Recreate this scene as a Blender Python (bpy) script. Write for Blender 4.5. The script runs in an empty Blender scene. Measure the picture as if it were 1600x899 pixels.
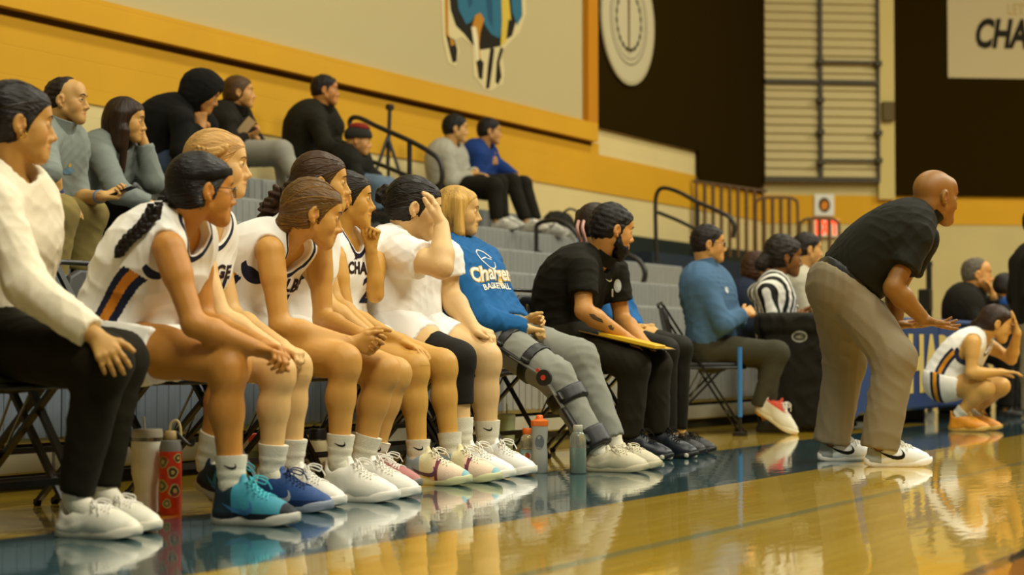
import bpy, math, random, time
import numpy as np
from mathutils import Vector, Matrix, Euler
from mathutils.bvhtree import BVHTree

# ------------------------------------------------------------------ camera, world, lights, exposure
SC = bpy.context.scene
COL = SC.collection
FPX, TH, CAMZ = 3000.0, math.atan(1566/3000), 0.53
PITCH = math.atan(100.5/3000)
A3 = lambda *v: np.array(v, float)
CF = A3(math.cos(TH), math.sin(TH), 0)          # view direction on the ground
CR = A3(math.sin(TH), -math.cos(TH), 0)         # to the right of the view
UZ = A3(0, 0, 1)
CFW = CF*math.cos(PITCH)+UZ*math.sin(PITCH)
CUP = UZ*math.cos(PITCH)-CF*math.sin(PITCH)
CAM = A3(0, 0, CAMZ)
cd = bpy.data.cameras.new('camera'); cam = bpy.data.objects.new('camera', cd); COL.objects.link(cam)
m = Matrix(((CR[0], CUP[0], -CFW[0], 0), (CR[1], CUP[1], -CFW[1], 0), (CR[2], CUP[2], -CFW[2], CAMZ), (0, 0, 0, 1)))
cam.matrix_world = m
cd.sensor_width = 36; cd.lens = 36*FPX/1600; cd.clip_start = .1; cd.clip_end = 200
cd.dof.use_dof = True; cd.dof.focus_distance = 7.9; cd.dof.aperture_fstop = 2.7
SC.camera = cam
w = bpy.data.worlds.new('world'); SC.world = w; w.use_nodes = True
w.node_tree.nodes['Background'].inputs[0].default_value = (1.0, .86, .58, 1)
w.node_tree.nodes['Background'].inputs[1].default_value = .05
SC.view_settings.view_transform = 'Standard'; SC.view_settings.look = 'None'
SC.view_settings.gamma = 1; SC.view_settings.use_curve_mapping = False
SC.view_settings.exposure = -0.12
def area(name, loc, tgt, size, power, col=(1, .968, .80)):
    l = bpy.data.lights.new(name, 'AREA'); l.shape = 'RECTANGLE'; l.size, l.size_y = size; l.energy = power; l.color = col
    o = bpy.data.objects.new(name, l); COL.objects.link(o); o.location = loc
    o.rotation_euler = (Vector(tgt)-Vector(loc)).to_track_quat('-Z', 'Y').to_euler()
    return o
for i, (lu, lv) in enumerate(((2, -1.5), (9, -1.5), (16, -1.5), (23, -2))):   # rows of gym ceiling lamps over the court
    area('gym_lamp', (lu, lv, 8.2), (lu, lv+.9, 0), (3.2, 1.6), 780)
for i, (lu, lv) in enumerate(((5, 5.0), (12, 5.0), (20, 5.0))):
    area('gym_lamp', (lu, lv, 8.2), (lu, lv+.3, 0), (2.4, 1.0), 240)

# ------------------------------------------------------------------ picture points to places
def ray(px, py): return CR*(px-800)/FPX + CUP*(449.5-py)/FPX + CFW
def on(px, py, n, c):
    d = ray(px, py); return CAM + d*((c-np.dot(n, CAM))/np.dot(n, d))
def PU(px, py, u): return on(px, py, A3(1, 0, 0), u)
def PV(px, py, v): return on(px, py, A3(0, 1, 0), v)
def PH(px, py, z): return on(px, py, UZ, z)
def PZ(px, py, Z): return on(px, py, CF, Z)
def nrm(v): return v/max(1e-9, np.linalg.norm(v))

# ------------------------------------------------------------------ materials
def lin(c):
    if isinstance(c, str): c = tuple(int(c[i:i+2], 16)/255 for i in (0, 2, 4))
    return tuple((x/12.92 if x <= .04045 else ((x+.055)/1.055)**2.4) for x in c[:3])
MATS = {}
def mat(name, col, rough=.6, metal=0, bump=0, scale=200, spec=.5, coat=0, var=0, emit=None, estr=0, trans=0, sheen=0, sss=0, tint=False, stretch=(1, 1, 1), alpha=1):
    key = (name, col, rough)
    if key in MATS: return MATS[key]
    m = bpy.data.materials.new(name); m.use_nodes = True; nt = m.node_tree; b = nt.nodes['Principled BSDF']
    L = lin(col)
    if max(L) < .03 and rough > .5: L = (L[0], L[1]*.86, L[2]*.40)       # blacks in this hall are brownish cloth
    b.inputs['Base Color'].default_value = (*L, 1); b.inputs['Roughness'].default_value = rough
    if rough > .65 and spec == .5: spec = .22
    b.inputs['Metallic'].default_value = metal; b.inputs['Specular IOR Level'].default_value = spec
    b.inputs['Coat Weight'].default_value = coat; b.inputs['Transmission Weight'].default_value = trans
    b.inputs['Sheen Weight'].default_value = sheen; b.inputs['Alpha'].default_value = alpha
    if sss: b.inputs['Subsurface Weight'].default_value = sss; b.inputs['Subsurface Radius'].default_value = (.02, .008, .004); b.inputs['Subsurface Scale'].default_value = .5
    if emit: b.inputs['Emission Color'].default_value = (*lin(emit), 1); b.inputs['Emission Strength'].default_value = estr
    tc = nt.nodes.new('ShaderNodeTexCoord'); mp = nt.nodes.new('ShaderNodeMapping'); mp.inputs['Scale'].default_value = stretch
    nt.links.new(tc.outputs['Object'], mp.inputs[0])
    last = None
    if var or tint:
        mix = nt.nodes.new('ShaderNodeMix'); mix.data_type = 'RGBA'; mix.blend_type = 'MULTIPLY'
        mix.inputs[0].default_value = 1; mix.inputs[6].default_value = (*L, 1)
        if tint:
            at = nt.nodes.new('ShaderNodeAttribute'); at.attribute_name = 'tint'; nt.links.new(at.outputs['Color'], mix.inputs[7])
        else:
            n = nt.nodes.new('ShaderNodeTexNoise'); n.inputs['Scale'].default_value = scale*.25; n.inputs['Detail'].default_value = 4
            r = nt.nodes.new('ShaderNodeMapRange'); r.inputs[3].default_value = 1-var; r.inputs[4].default_value = 1+var
            nt.links.new(mp.outputs[0], n.inputs['Vector']); nt.links.new(n.outputs[0], r.inputs[0]); nt.links.new(r.outputs[0], mix.inputs[7])
        nt.links.new(mix.outputs[2], b.inputs['Base Color'])
    if bump:
        n = nt.nodes.new('ShaderNodeTexNoise'); n.inputs['Scale'].default_value = scale; n.inputs['Detail'].default_value = 3
        bp = nt.nodes.new('ShaderNodeBump'); bp.inputs['Strength'].default_value = bump; bp.inputs['Distance'].default_value = .01
        nt.links.new(mp.outputs[0], n.inputs['Vector']); nt.links.new(n.outputs[0], bp.inputs['Height']); nt.links.new(bp.outputs[0], b.inputs['Normal'])
    MATS[key] = m; return m
def bands(name, base, layers, rough=.75, bump=.15, scale=500, coord=None):
    """cloth with crisp coloured bands: layers = [(attribute, lo, hi, colour)] in order"""
    key = ('bands', name, base, str(layers))
    if key in MATS: return MATS[key]
    m = bpy.data.materials.new(name); m.use_nodes = True; nt = m.node_tree; b = nt.nodes['Principled BSDF']
    b.inputs['Roughness'].default_value = rough; b.inputs['Specular IOR Level'].default_value = .25
    cur = None
    for (a, lo, hi, c) in layers:
        if a in 'xyz':
            tc = nt.nodes.new('ShaderNodeTexCoord'); sp = nt.nodes.new('ShaderNodeSeparateXYZ'); nt.links.new(tc.outputs['Object'], sp.inputs[0]); src = sp.outputs['xyz'.index(a)]
        elif a == 'wave':
            at = nt.nodes.new('ShaderNodeAttribute'); at.attribute_name = 'q'
            mm = nt.nodes.new('ShaderNodeMath'); mm.operation = 'PINGPONG'; mm.inputs[1].default_value = .022; nt.links.new(at.outputs['Fac'], mm.inputs[0]); src = mm.outputs[0]
        else:
            at = nt.nodes.new('ShaderNodeAttribute'); at.attribute_name = a; src = at.outputs['Fac']
        g = nt.nodes.new('ShaderNodeMath'); g.operation = 'GREATER_THAN'; g.inputs[1].default_value = lo; nt.links.new(src, g.inputs[0])
        l = nt.nodes.new('ShaderNodeMath'); l.operation = 'LESS_THAN'; l.inputs[1].default_value = hi; nt.links.new(src, l.inputs[0])
        x = nt.nodes.new('ShaderNodeMath'); x.operation = 'MULTIPLY'; nt.links.new(g.outputs[0], x.inputs[0]); nt.links.new(l.outputs[0], x.inputs[1])
        mix = nt.nodes.new('ShaderNodeMix'); mix.data_type = 'RGBA'; nt.links.new(x.outputs[0], mix.inputs[0])
        if cur is None: mix.inputs[6].default_value = (*lin(base), 1)
        else: nt.links.new(cur, mix.inputs[6])
        mix.inputs[7].default_value = (*lin(c), 1); cur = mix.outputs[2]
    nt.links.new(cur, b.inputs['Base Color'])
    if bump:
        tc = nt.nodes.new('ShaderNodeTexCoord'); n = nt.nodes.new('ShaderNodeTexNoise'); n.inputs['Scale'].default_value = scale
        bp = nt.nodes.new('ShaderNodeBump'); bp.inputs['Strength'].default_value = bump; bp.inputs['Distance'].default_value = .005
        nt.links.new(tc.outputs['Object'], n.inputs['Vector']); nt.links.new(n.outputs[0], bp.inputs['Height']); nt.links.new(bp.outputs[0], b.inputs['Normal'])
    MATS[key] = m; return m

# ------------------------------------------------------------------ objects
def tag(o, label=None, cat=None, group=None, kind=None):
    if label: o['label'] = label
    if cat: o['category'] = cat
    if group: o['group'] = group
    if kind: o['kind'] = kind
    return o
def empty(name, loc, label, cat, group=None, rz=0):
    o = bpy.data.objects.new(name, None); COL.objects.link(o); o.location = tuple(loc); o.rotation_euler[2] = rz
    o.empty_display_size = .1
    return tag(o, label, cat, group)
ORG = {}                                         # world origin of each root, for parts given in world coordinates
def rootloc(p): return ORG.get(p.name)
def mesh_of(name, V, Fc, smooth=True, attrs=None):
    V = np.asarray(V, np.float32); me = bpy.data.meshes.new(name)
    if isinstance(Fc, np.ndarray) and Fc.ndim == 2:
        nf, k = Fc.shape; me.vertices.add(len(V)); me.vertices.foreach_set('co', V.ravel())
        me.loops.add(nf*k); me.loops.foreach_set('vertex_index', Fc.astype(np.int32).ravel())
        me.polygons.add(nf); me.polygons.foreach_set('loop_start', np.arange(0, nf*k, k, dtype=np.int32))
        me.update(calc_edges=True)
    else:
        me.from_pydata([tuple(map(float, v)) for v in V], [], [tuple(map(int, f)) for f in Fc])
    if smooth: me.polygons.foreach_set('use_smooth', np.ones(len(me.polygons), bool))
    for k, a in (attrs or {}).items():
        a = np.asarray(a, np.float32)
        if a.ndim == 1: at = me.attributes.new(k, 'FLOAT', 'POINT'); at.data.foreach_set('value', a)
        else:
            at = me.attributes.new(k, 'FLOAT_COLOR', 'POINT'); at.data.foreach_set('color', np.hstack([a, np.ones((len(a), 1), np.float32)]).ravel())
    me.update(); return me
def obj(name, me, m=None, parent=None, M=None, label=None):
    o = bpy.data.objects.new(name, me); COL.objects.link(o)
    if m is not None:
        if me.materials: o.material_slots[0].link = 'OBJECT'; o.material_slots[0].material = m
        else: me.materials.append(m)
    if parent is not None: o.parent = parent
    if M is not None: o.matrix_local = M
    if label: o['label'] = label
    return o
def copytree(o, parent=None):
    c = o.copy(); COL.objects.link(c); c.parent = parent
    for ch in list(o.children): copytree(ch, c)
    return c

class MB:
    """mesh builder: boxes, tubes, lathes, joined into one mesh"""
    def __init__(s): s.V = []; s.F = []
    def add(s, V, Fc):
        b = len(s.V); s.V += [tuple(map(float, v)) for v in V]; s.F += [tuple(b+i for i in f) for f in Fc]; return s
    def box(s, lo, hi, bev=0, M=None):
        lo = np.array(lo, float); hi = np.array(hi, float)
        if bev:
            c = (lo+hi)/2; e = (hi-lo)/2; V = []; idx = {}
            Fc = []
            for ax in range(3):
                for sg in (-1, 1):
                    o = [a for a in range(3) if a != ax]
                    q = []
                    for (a, b_) in ((-1, -1), (1, -1), (1, 1), (-1, 1)):
                        p = c.copy(); p[ax] += sg*e[ax]; p[o[0]] += a*(e[o[0]]-bev); p[o[1]] += b_*(e[o[1]]-bev)
                        idx[(ax, sg, a, b_)] = len(V); q.append(len(V)); V.append(p)
                    Fc.append(q if (sg > 0) == (ax != 1) else q[::-1])
            def g(ax, sg, o): 
                k = [a for a in range(3) if a != ax]; return idx[(ax, sg, o[k[0]], o[k[1]])]
            for a in range(3):
                for b_ in range(a+1, 3):
                    c_ = 3-a-b_
                    for sa in (-1, 1):
                        for sb in (-1, 1):
                            o1 = {a: sa, b_: sb, c_: -1}; o2 = {a: sa, b_: sb, c_: 1}
                            Fc.append([g(a, sa, o1), g(a, sa, o2), g(b_, sb, o2), g(b_, sb, o1)])
            for sa in (-1, 1):
                for sb in (-1, 1):
                    for sc in (-1, 1):
                        o = {0: sa, 1: sb, 2: sc}; Fc.append([g(0, sa, o), g(1, sb, o), g(2, sc, o)])
        else:
            V = [np.array([(lo, hi)[i][0], (lo, hi)[j][1], (lo, hi)[k][2]]) for i in (0, 1) for j in (0, 1) for k in (0, 1)]
            Fc = [(0, 1, 3, 2), (4, 6, 7, 5), (0, 4, 5, 1), (2, 3, 7, 6), (0, 2, 6, 4), (1, 5, 7, 3)]
        if M is not None: V = [np.array(M @ Vector(v)) for v in V]
        return s.add(V, Fc)
    def bar(s, a, b, w, d, up=(0, 0, 1), bev=0):
        a = np.array(a, float); b = np.array(b, float); z = b-a; L = np.linalg.norm(z); z = z/L
        x = np.cross(np.array(up, float), z); x = nrm(x) if np.linalg.norm(x) > 1e-6 else A3(1, 0, 0); y = np.cross(z, x)
        M = Matrix(((x[0], y[0], z[0], a[0]), (x[1], y[1], z[1], a[1]), (x[2], y[2], z[2], a[2]), (0, 0, 0, 1)))
        return s.box((-w/2, -d/2, 0), (w/2, d/2, L), bev, M)
    def tube(s, P, R, n=10, cap=True, flat=None):
        V, Fc = tube_geo(P, R, n, cap, flat); return s.add(V, Fc)
    def lathe(s, prof, c=(0, 0, 0), n=24, ax=2):
        V = []; Fc = []; c = np.array(c, float)
        for (r, z) in prof:
            for i in range(n):
                t = 2*math.pi*i/n; p = [r*math.cos(t), r*math.sin(t), z]
                if ax == 0: p = [z, r*math.cos(t), r*math.sin(t)]
                if ax == 1: p = [r*math.sin(t), z, r*math.cos(t)]
                V.append(c+p)
        for j in range(len(prof)-1):
            for i in range(n): k = (i+1) % n; Fc.append((j*n+i, j*n+k, (j+1)*n+k, (j+1)*n+i))
        Fc.append(tuple(range(n))[::-1]); Fc.append(tuple((len(prof)-1)*n+i for i in range(n)))
        return s.add(V, Fc)
    def prism(s, poly, fn, t0, t1):
        """poly 2D outline, fn(a,b,t)->point"""
        n = len(poly); V = [fn(a, b, t0) for a, b in poly]+[fn(a, b, t1) for a, b in poly]
        Fc = [tuple(range(n))[::-1], tuple(range(n, 2*n))]+[(i, (i+1) % n, n+(i+1) % n, n+i) for i in range(n)]
        return s.add(V, Fc)
    def mesh(s, name, smooth=False, fix=True):
        import bmesh
        me = mesh_of(name, s.V, s.F, smooth)
        if fix:
            bm = bmesh.new(); bm.from_mesh(me); bmesh.ops.recalc_face_normals(bm, faces=bm.faces)
            if smooth:
                for e in bm.edges:
                    if len(e.link_faces) == 2 and e.calc_face_angle(0) > .8: e.smooth = False
            bm.to_mesh(me); bm.free()
        return me
    def build(s, name, m, parent=None, smooth=False, label=None, M=None):
        o = ORG.get(parent.name) if parent is not None and M is None else None
        if o is not None: s.V = [tuple(np.array(v)-o) for v in s.V]
        r = obj(name, s.mesh(name, smooth), m, parent, M, label)
        if o is not None: ORG[r.name] = o
        return r
def tube_geo(P, R, n=10, cap=True, flat=None):
    P = np.array(P, float); m_ = len(P); R = np.full(m_, R) if np.isscalar(R) else np.array(R, float)
    V = []; Fc = []; T = np.gradient(P, axis=0); T /= np.maximum(1e-9, np.linalg.norm(T, axis=1))[:, None]
    a = np.array([0, 0, 1.]) if abs(T[0][2]) < .9 else np.array([1., 0, 0])
    if flat is not None: a = np.array(flat[0], float)
    for i in range(m_):
        a = a-T[i]*np.dot(a, T[i]); a /= max(1e-9, np.linalg.norm(a)); b = np.cross(T[i], a)
        f = flat[1] if flat is not None else 1
        for j in range(n):
            t = 2*math.pi*j/n; V.append(P[i]+R[i]*(math.cos(t)*a*f+math.sin(t)*b))
    for i in range(m_-1):
        for j in range(n): k = (j+1) % n; Fc.append((i*n+j, i*n+k, (i+1)*n+k, (i+1)*n+j))
    if cap: Fc.append(tuple(range(n))[::-1]); Fc.append(tuple((m_-1)*n+j for j in range(n)))
    return V, Fc
def spline(P, k=6):
    P = [np.array(p, float) for p in P]; Q = [2*P[0]-P[1]]+P+[2*P[-1]-P[-2]]; out = []
    for i in range(1, len(Q)-2):
        for j in range(k):
            t = j/k; p0, p1, p2, p3 = Q[i-1:i+3]
            out.append(.5*((2*p1)+(-p0+p2)*t+(2*p0-5*p1+4*p2-p3)*t*t+(-p0+3*p1-3*p2+p3)*t**3))
    out.append(P[-1]); return np.array(out)
# ------------------------------------------------------------------ implicit surfaces: a body is one smooth field, meshed once
class Field:
    def __init__(s): s.ops = []; s.cuts = []
    def _add(s, fn, lo, hi, k, mode): s.ops.append((fn, np.array(lo), np.array(hi), k, mode)); return s
    def rc(s, a, b, ra, rb=None, k=.01, mode='u', flat=None, clip=None):
        """tapered capsule; flat=(axis, factor>1) thins it along axis; clip=[(point,normal)] keeps the side behind"""
        rb = ra if rb is None else rb; a = np.array(a, float); b = np.array(b, float); ba = b-a; L2 = max(float(ba@ba), 1e-12)
        R = max(ra, rb)
        def fn(X, Y, Z):
            x, y, z = X-a[0], Y-a[1], Z-a[2]
            t = np.clip((x*ba[0]+y*ba[1]+z*ba[2])/L2, 0, 1)
            wx, wy, wz = x-t*ba[0], y-t*ba[1], z-t*ba[2]
            if flat is not None:
                n, f = flat; q = (wx*n[0]+wy*n[1]+wz*n[2])*(f-1); wx = wx+q*n[0]; wy = wy+q*n[1]; wz = wz+q*n[2]
            d = np.sqrt(wx*wx+wy*wy+wz*wz)-(ra+(rb-ra)*t)
            if clip is not None:
                for (p, n) in clip: d = np.maximum(d, (X-p[0])*n[0]+(Y-p[1])*n[1]+(Z-p[2])*n[2])
            return d
        return s._add(fn, np.minimum(a, b)-R, np.maximum(a, b)+R, k, mode)
    def ell(s, c, ax, r, k=.01, mode='u', clip=None):
        c = np.array(c, float); ax = np.array(ax, float); r = np.array(r, float)   # ax rows = unit axes
        ext = np.sqrt(((ax*r[:, None])**2).sum(0))
        def fn(X, Y, Z):
            x, y, z = X-c[0], Y-c[1], Z-c[2]; k0 = 0; k1 = 0
            for i in range(3):
                q = x*ax[i, 0]+y*ax[i, 1]+z*ax[i, 2]; k0 = k0+(q/r[i])**2; k1 = k1+(q/r[i]**2)**2
            k0 = np.sqrt(k0); k1 = np.sqrt(k1)+1e-9
            d = k0*(k0-1)/k1
            if clip is not None:
                for (p, n) in clip: d = np.maximum(d, (X-p[0])*n[0]+(Y-p[1])*n[1]+(Z-p[2])*n[2])
            return d
        return s._add(fn, c-ext, c+ext, k, mode)
    def box(s, c, ax, h, r=.005, k=.005, mode='u'):
        c = np.array(c, float); ax = np.array(ax, float); h = np.array(h, float); ext = (np.abs(ax)*h[:, None]).sum(0)
        def fn(X, Y, Z):
            x, y, z = X-c[0], Y-c[1], Z-c[2]; q = []
            for i in range(3): q.append(np.abs(x*ax[i, 0]+y*ax[i, 1]+z*ax[i, 2])-h[i]+r)
            m0, m1, m2 = [np.maximum(t, 0) for t in q]
            return np.sqrt(m0*m0+m1*m1+m2*m2)+np.minimum(np.maximum(np.maximum(q[0], q[1]), q[2]), 0)-r
        return s._add(fn, c-ext, c+ext, k, mode)
    def slice(s, p, n):
        """cut everything added so far behind the plane"""
        p = np.array(p, float); n = nrm(np.array(n, float))
        return s._add(lambda X, Y, Z: -((X-p[0])*n[0]+(Y-p[1])*n[1]+(Z-p[2])*n[2]), A3(-99, -99, -99), A3(99, 99, 99), 1e-4, 's')
    def cut(s, p, n): s.cuts.append((np.array(p, float), nrm(np.array(n, float)))); return s
    def bbox(s):
        o = [q for q in s.ops if q[4] == 'u']
        pad = .03 if max(q[3] for q in o) > .03 else .006
        return np.min([q[1] for q in o], 0)-pad, np.max([q[2] for q in o], 0)+pad
    @staticmethod
    def comb(F, d, k, mode):
        if mode == 'u':
            h = np.maximum(k-np.abs(F-d), 0)/k; return np.minimum(F, d)-h*h*k*.25
        d = -d; h = np.maximum(k-np.abs(F-d), 0)/k; return np.maximum(F, d)+h*h*k*.25
    def grid(s, lo, hi, h):
        lo = np.array(lo)-1.5*h; hi = np.array(hi)+1.5*h; n = np.ceil((hi-lo)/h).astype(int)+1
        X = (lo[0]+h*np.arange(n[0], dtype=np.float32)).astype(np.float32); Y = (lo[1]+h*np.arange(n[1])).astype(np.float32); Z = (lo[2]+h*np.arange(n[2])).astype(np.float32)
        G = np.full(n, .06, np.float32)
        for fn, l, u, k, mode in s.ops:
            mg = k+3*h; i0 = np.maximum(np.floor((l-mg-lo)/h).astype(int), 0); i1 = np.minimum(np.ceil((u+mg-lo)/h).astype(int)+1, n)
            if (i1 <= i0).any(): continue
            sl = tuple(slice(a, b) for a, b in zip(i0, i1))
            d = fn(X[sl[0]][:, None, None], Y[sl[1]][None, :, None], Z[sl[2]][None, None, :])
            G[sl] = s.comb(G[sl], d, k, mode)
        for p, nn in s.cuts:
            G = np.maximum(G, (X[:, None, None]-p[0])*nn[0]+(Y[None, :, None]-p[1])*nn[1]+(Z[None, None, :]-p[2])*nn[2])
        return G, lo
    def at(s, P):
        P = np.atleast_2d(P); X, Y, Z = P[:, 0], P[:, 1], P[:, 2]; G = np.full(len(P), .06)
        for fn, l, u, k, mode in s.ops: G = s.comb(G, fn(X, Y, Z), k, mode)
        for p, nn in s.cuts: G = np.maximum(G, (X-p[0])*nn[0]+(Y-p[1])*nn[1]+(Z-p[2])*nn[2])
        return G
    def hit(s, P, D, off=0., n=40):
        """march points from P along D to the surface"""
        P = np.array(np.atleast_2d(P), float).copy(); D = np.atleast_2d(D)
        for _ in range(n): P += D*(np.clip(s.at(P), -.02, .03)-off)[:, None]*.8
        return P
    def mesh(s, h, box=None, skip=()):
        lo, hi = s.bbox() if box is None else box
        lo = np.array(lo, float); hi = np.array(hi, float)
        G, lo = s.grid(lo, hi, h)
        if box is None: return nets(G, lo, h, skip)
        return nets(G, lo, h, skip)
def nets(G, lo, h, skip=()):
    I = G < 0; n = np.array(G.shape)
    c = np.zeros(n-1, np.int8)
    for i in (0, 1):
        for j in (0, 1):
            for k in (0, 1): c += I[i:n[0]-1+i, j:n[1]-1+j, k:n[2]-1+k]
    mix = (c > 0) & (c < 8)
    for (a, b) in skip:      # leave out cells inside finer boxes
        i0 = np.maximum(np.ceil((np.array(a)-lo)/h).astype(int)+0, 0); i1 = np.minimum(np.floor((np.array(b)-lo)/h).astype(int)-0, n-1)
        if (i1 > i0).all(): mix[i0[0]:i1[0], i0[1]:i1[1], i0[2]:i1[2]] = False
    C = np.argwhere(mix)
    if len(C) == 0: return np.zeros((0, 3)), np.zeros((0, 4), int)
    idx = np.full(n-1, -1, np.int32); idx[tuple(C.T)] = np.arange(len(C))
    pos = np.zeros((len(C), 3)); cnt = np.zeros(len(C))
    cor = [(i, j, k) for i in (0, 1) for j in (0, 1) for k in (0, 1)]
    val = {q: G[C[:, 0]+q[0], C[:, 1]+q[1], C[:, 2]+q[2]] for q in cor}
    for q in cor:
        for ax in range(3):
            if q[ax] == 0:
                r = list(q); r[ax] = 1; r = tuple(r); a, b = val[q], val[r]; x = (a < 0) != (b < 0)
                t = np.where(x, a/np.where(x, a-b, 1), 0); p = np.tile(np.array(q, float), (len(C), 1)); p[:, ax] += t
                pos += p*x[:, None]; cnt += x
    V = (C+pos/np.maximum(cnt, 1)[:, None])*h+lo
    Q = []
    for ax in range(3):
        a1, a2 = (ax+1) % 3, (ax+2) % 3
        sl0 = [slice(None)]*3; sl1 = [slice(None)]*3; sl0[ax] = slice(0, n[ax]-1); sl1[ax] = slice(1, n[ax])
        x = I[tuple(sl0)] != I[tuple(sl1)]
        E = np.argwhere(x); ok = (E[:, a1] > 0) & (E[:, a2] > 0) & (E[:, a1] < n[a1]-1) & (E[:, a2] < n[a2]-1); E = E[ok]
        if len(E) == 0: continue
        ins = I[tuple(E.T)]
        def cell(d1, d2):
            e = E.copy(); e[:, a1] -= d1; e[:, a2] -= d2; return idx[tuple(e.T)]
        q = np.stack([cell(1, 1), cell(0, 1), cell(0, 0), cell(1, 0)], 1)
        q[~ins] = q[~ins][:, ::-1]; Q.append(q)
    Q = np.concatenate(Q); Q = Q[(Q >= 0).all(1)]
    return V, Q
def vnormals(V, Q):
    n = np.cross(V[Q[:, 2]]-V[Q[:, 0]], V[Q[:, 3]]-V[Q[:, 1]]); N = np.zeros_like(V)
    for i in range(4): np.add.at(N, Q[:, i], n)
    return N/np.maximum(1e-12, np.linalg.norm(N, axis=1))[:, None]
def join(parts):
    V = []; Q = []; b = 0
    for v, q in parts: V.append(v); Q.append(q+b); b += len(v)
    return np.concatenate(V), np.concatenate(Q)
def folds(P, seed, lam=(.05, .13), n=6, axis=None, squash=.35):
    """soft ridged folds, bunched in patches"""
    r = np.random.RandomState(seed); out = np.zeros(len(P)); P = np.asarray(P)
    wx = .3*np.sin(P@r.normal(size=3)*9+r.rand()*6)+.2*np.sin(P@r.normal(size=3)*15+r.rand()*6)
    for i in range(n):
        d = r.normal(size=3)
        if axis is not None: d -= np.dot(d, axis)*np.array(axis)*(1-squash)
        d = nrm(d); l = r.uniform(*lam)*1.25
        s_ = np.sin(P@d*6.283/l+r.rand()*6.28+wx*4.0); m_ = np.clip(.35+.9*np.sin(P@nrm(r.normal(size=3))*6.283/(l*3.1)+r.rand()*6), 0, 1)**1.5
        out += ((1-np.abs(s_))**1.5-.25)*m_
    return out/n*2.2
# ------------------------------------------------------------------ flat prints laid on a surface
def flatmesh(text=None, polys=None, size=1., bold=.0, shear=0., spacing=1., cell=.012, font_w=1.):
    """2D triangles of a text or of closed outlines, fine enough to bend"""
    import bmesh
    if text is not None:
        cu = bpy.data.curves.new('t', 'FONT'); cu.body = text; cu.size = size; cu.offset = bold; cu.shear = shear; cu.space_character = spacing
        cu.align_x = 'CENTER'; cu.align_y = 'CENTER'; cu.resolution_u = 3
    else:
        cu = bpy.data.curves.new('t', 'CURVE'); cu.dimensions = '2D'; cu.fill_mode = 'BOTH'
        for p in polys:
            sp = cu.splines.new('POLY'); sp.points.add(len(p)-1); sp.use_cyclic_u = True
            for i, (x, y) in enumerate(p): sp.points[i].co = (x*size, y*size, 0, 1)
    o = bpy.data.objects.new('t', cu); me = bpy.data.meshes.new_from_object(o)
    bm = bmesh.new(); bm.from_mesh(me)
    bpy.data.objects.remove(o); bpy.data.curves.remove(cu); bpy.data.meshes.remove(me)
    bmesh.ops.remove_doubles(bm, verts=bm.verts, dist=1e-5)
    for _ in range(6):
        E = [e for e in bm.edges if e.calc_length() > cell]
        if not E: break
        bmesh.ops.subdivide_edges(bm, edges=E, cuts=1); bmesh.ops.triangulate(bm, faces=bm.faces)
    bm.verts.ensure_lookup_table()
    V = [(v.co.x*font_w, v.co.y) for v in bm.verts]; Fc = [tuple(v.index for v in f.verts) for f in bm.faces]
    bm.free(); return V, Fc
def bvh(V, Q): return BVHTree.FromPolygons([tuple(v) for v in V], [tuple(map(int, q)) for q in Q])
def decal(name, vf, org, ax, ay, tree, m, parent, off=.0025, back=.25, n=None, label=None):
    """project a flat print on a mesh along -n; org, ax, ay in the same coordinates as the tree"""
    ax = nrm(np.array(ax, float)); ay = np.array(ay, float); ay = nrm(ay-ax*np.dot(ax, ay)); n = np.cross(ax, ay) if n is None else nrm(n)
    V, Fc = vf; out = []; ok = []
    for x, y in V:
        p = np.array(org)+ax*x+ay*y+n*back; h = tree.ray_cast(Vector(p), Vector(-n), back*2.2)
        if h[0] is None: out.append((0, 0, 0)); ok.append(False)
        else: out.append(tuple(np.array(h[0])+n*off)); ok.append(True)
    Fc = [f for f in Fc if all(ok[i] for i in f) and max(np.linalg.norm(np.array(out[f[i]])-np.array(out[f[i-1]])) for i in range(3)) < .06]
    if not Fc: print('decal missed', name); return None
    us = sorted({i for f in Fc for i in f}); mp = {i: k for k, i in enumerate(us)}
    o = rootloc(parent) if parent is not None else None; W = np.array([out[i] for i in us])
    if o is not None: W = W-o
    return obj(name, mesh_of(name, W, [tuple(mp[i] for i in f) for f in Fc], False), m, parent, None, label)
SWOOSH = [(0, .36), (.15, .22), (.32, .11), (.52, .02), (.70, -.02), (.86, .01), (.97, .09), (1.0, .2), (.97, .31), (.9, .42), (.86, .44), (.9, .33), (.9, .25), (.84, .18), (.72, .15), (.55, .165), (.35, .22), (.15, .3)]

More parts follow.
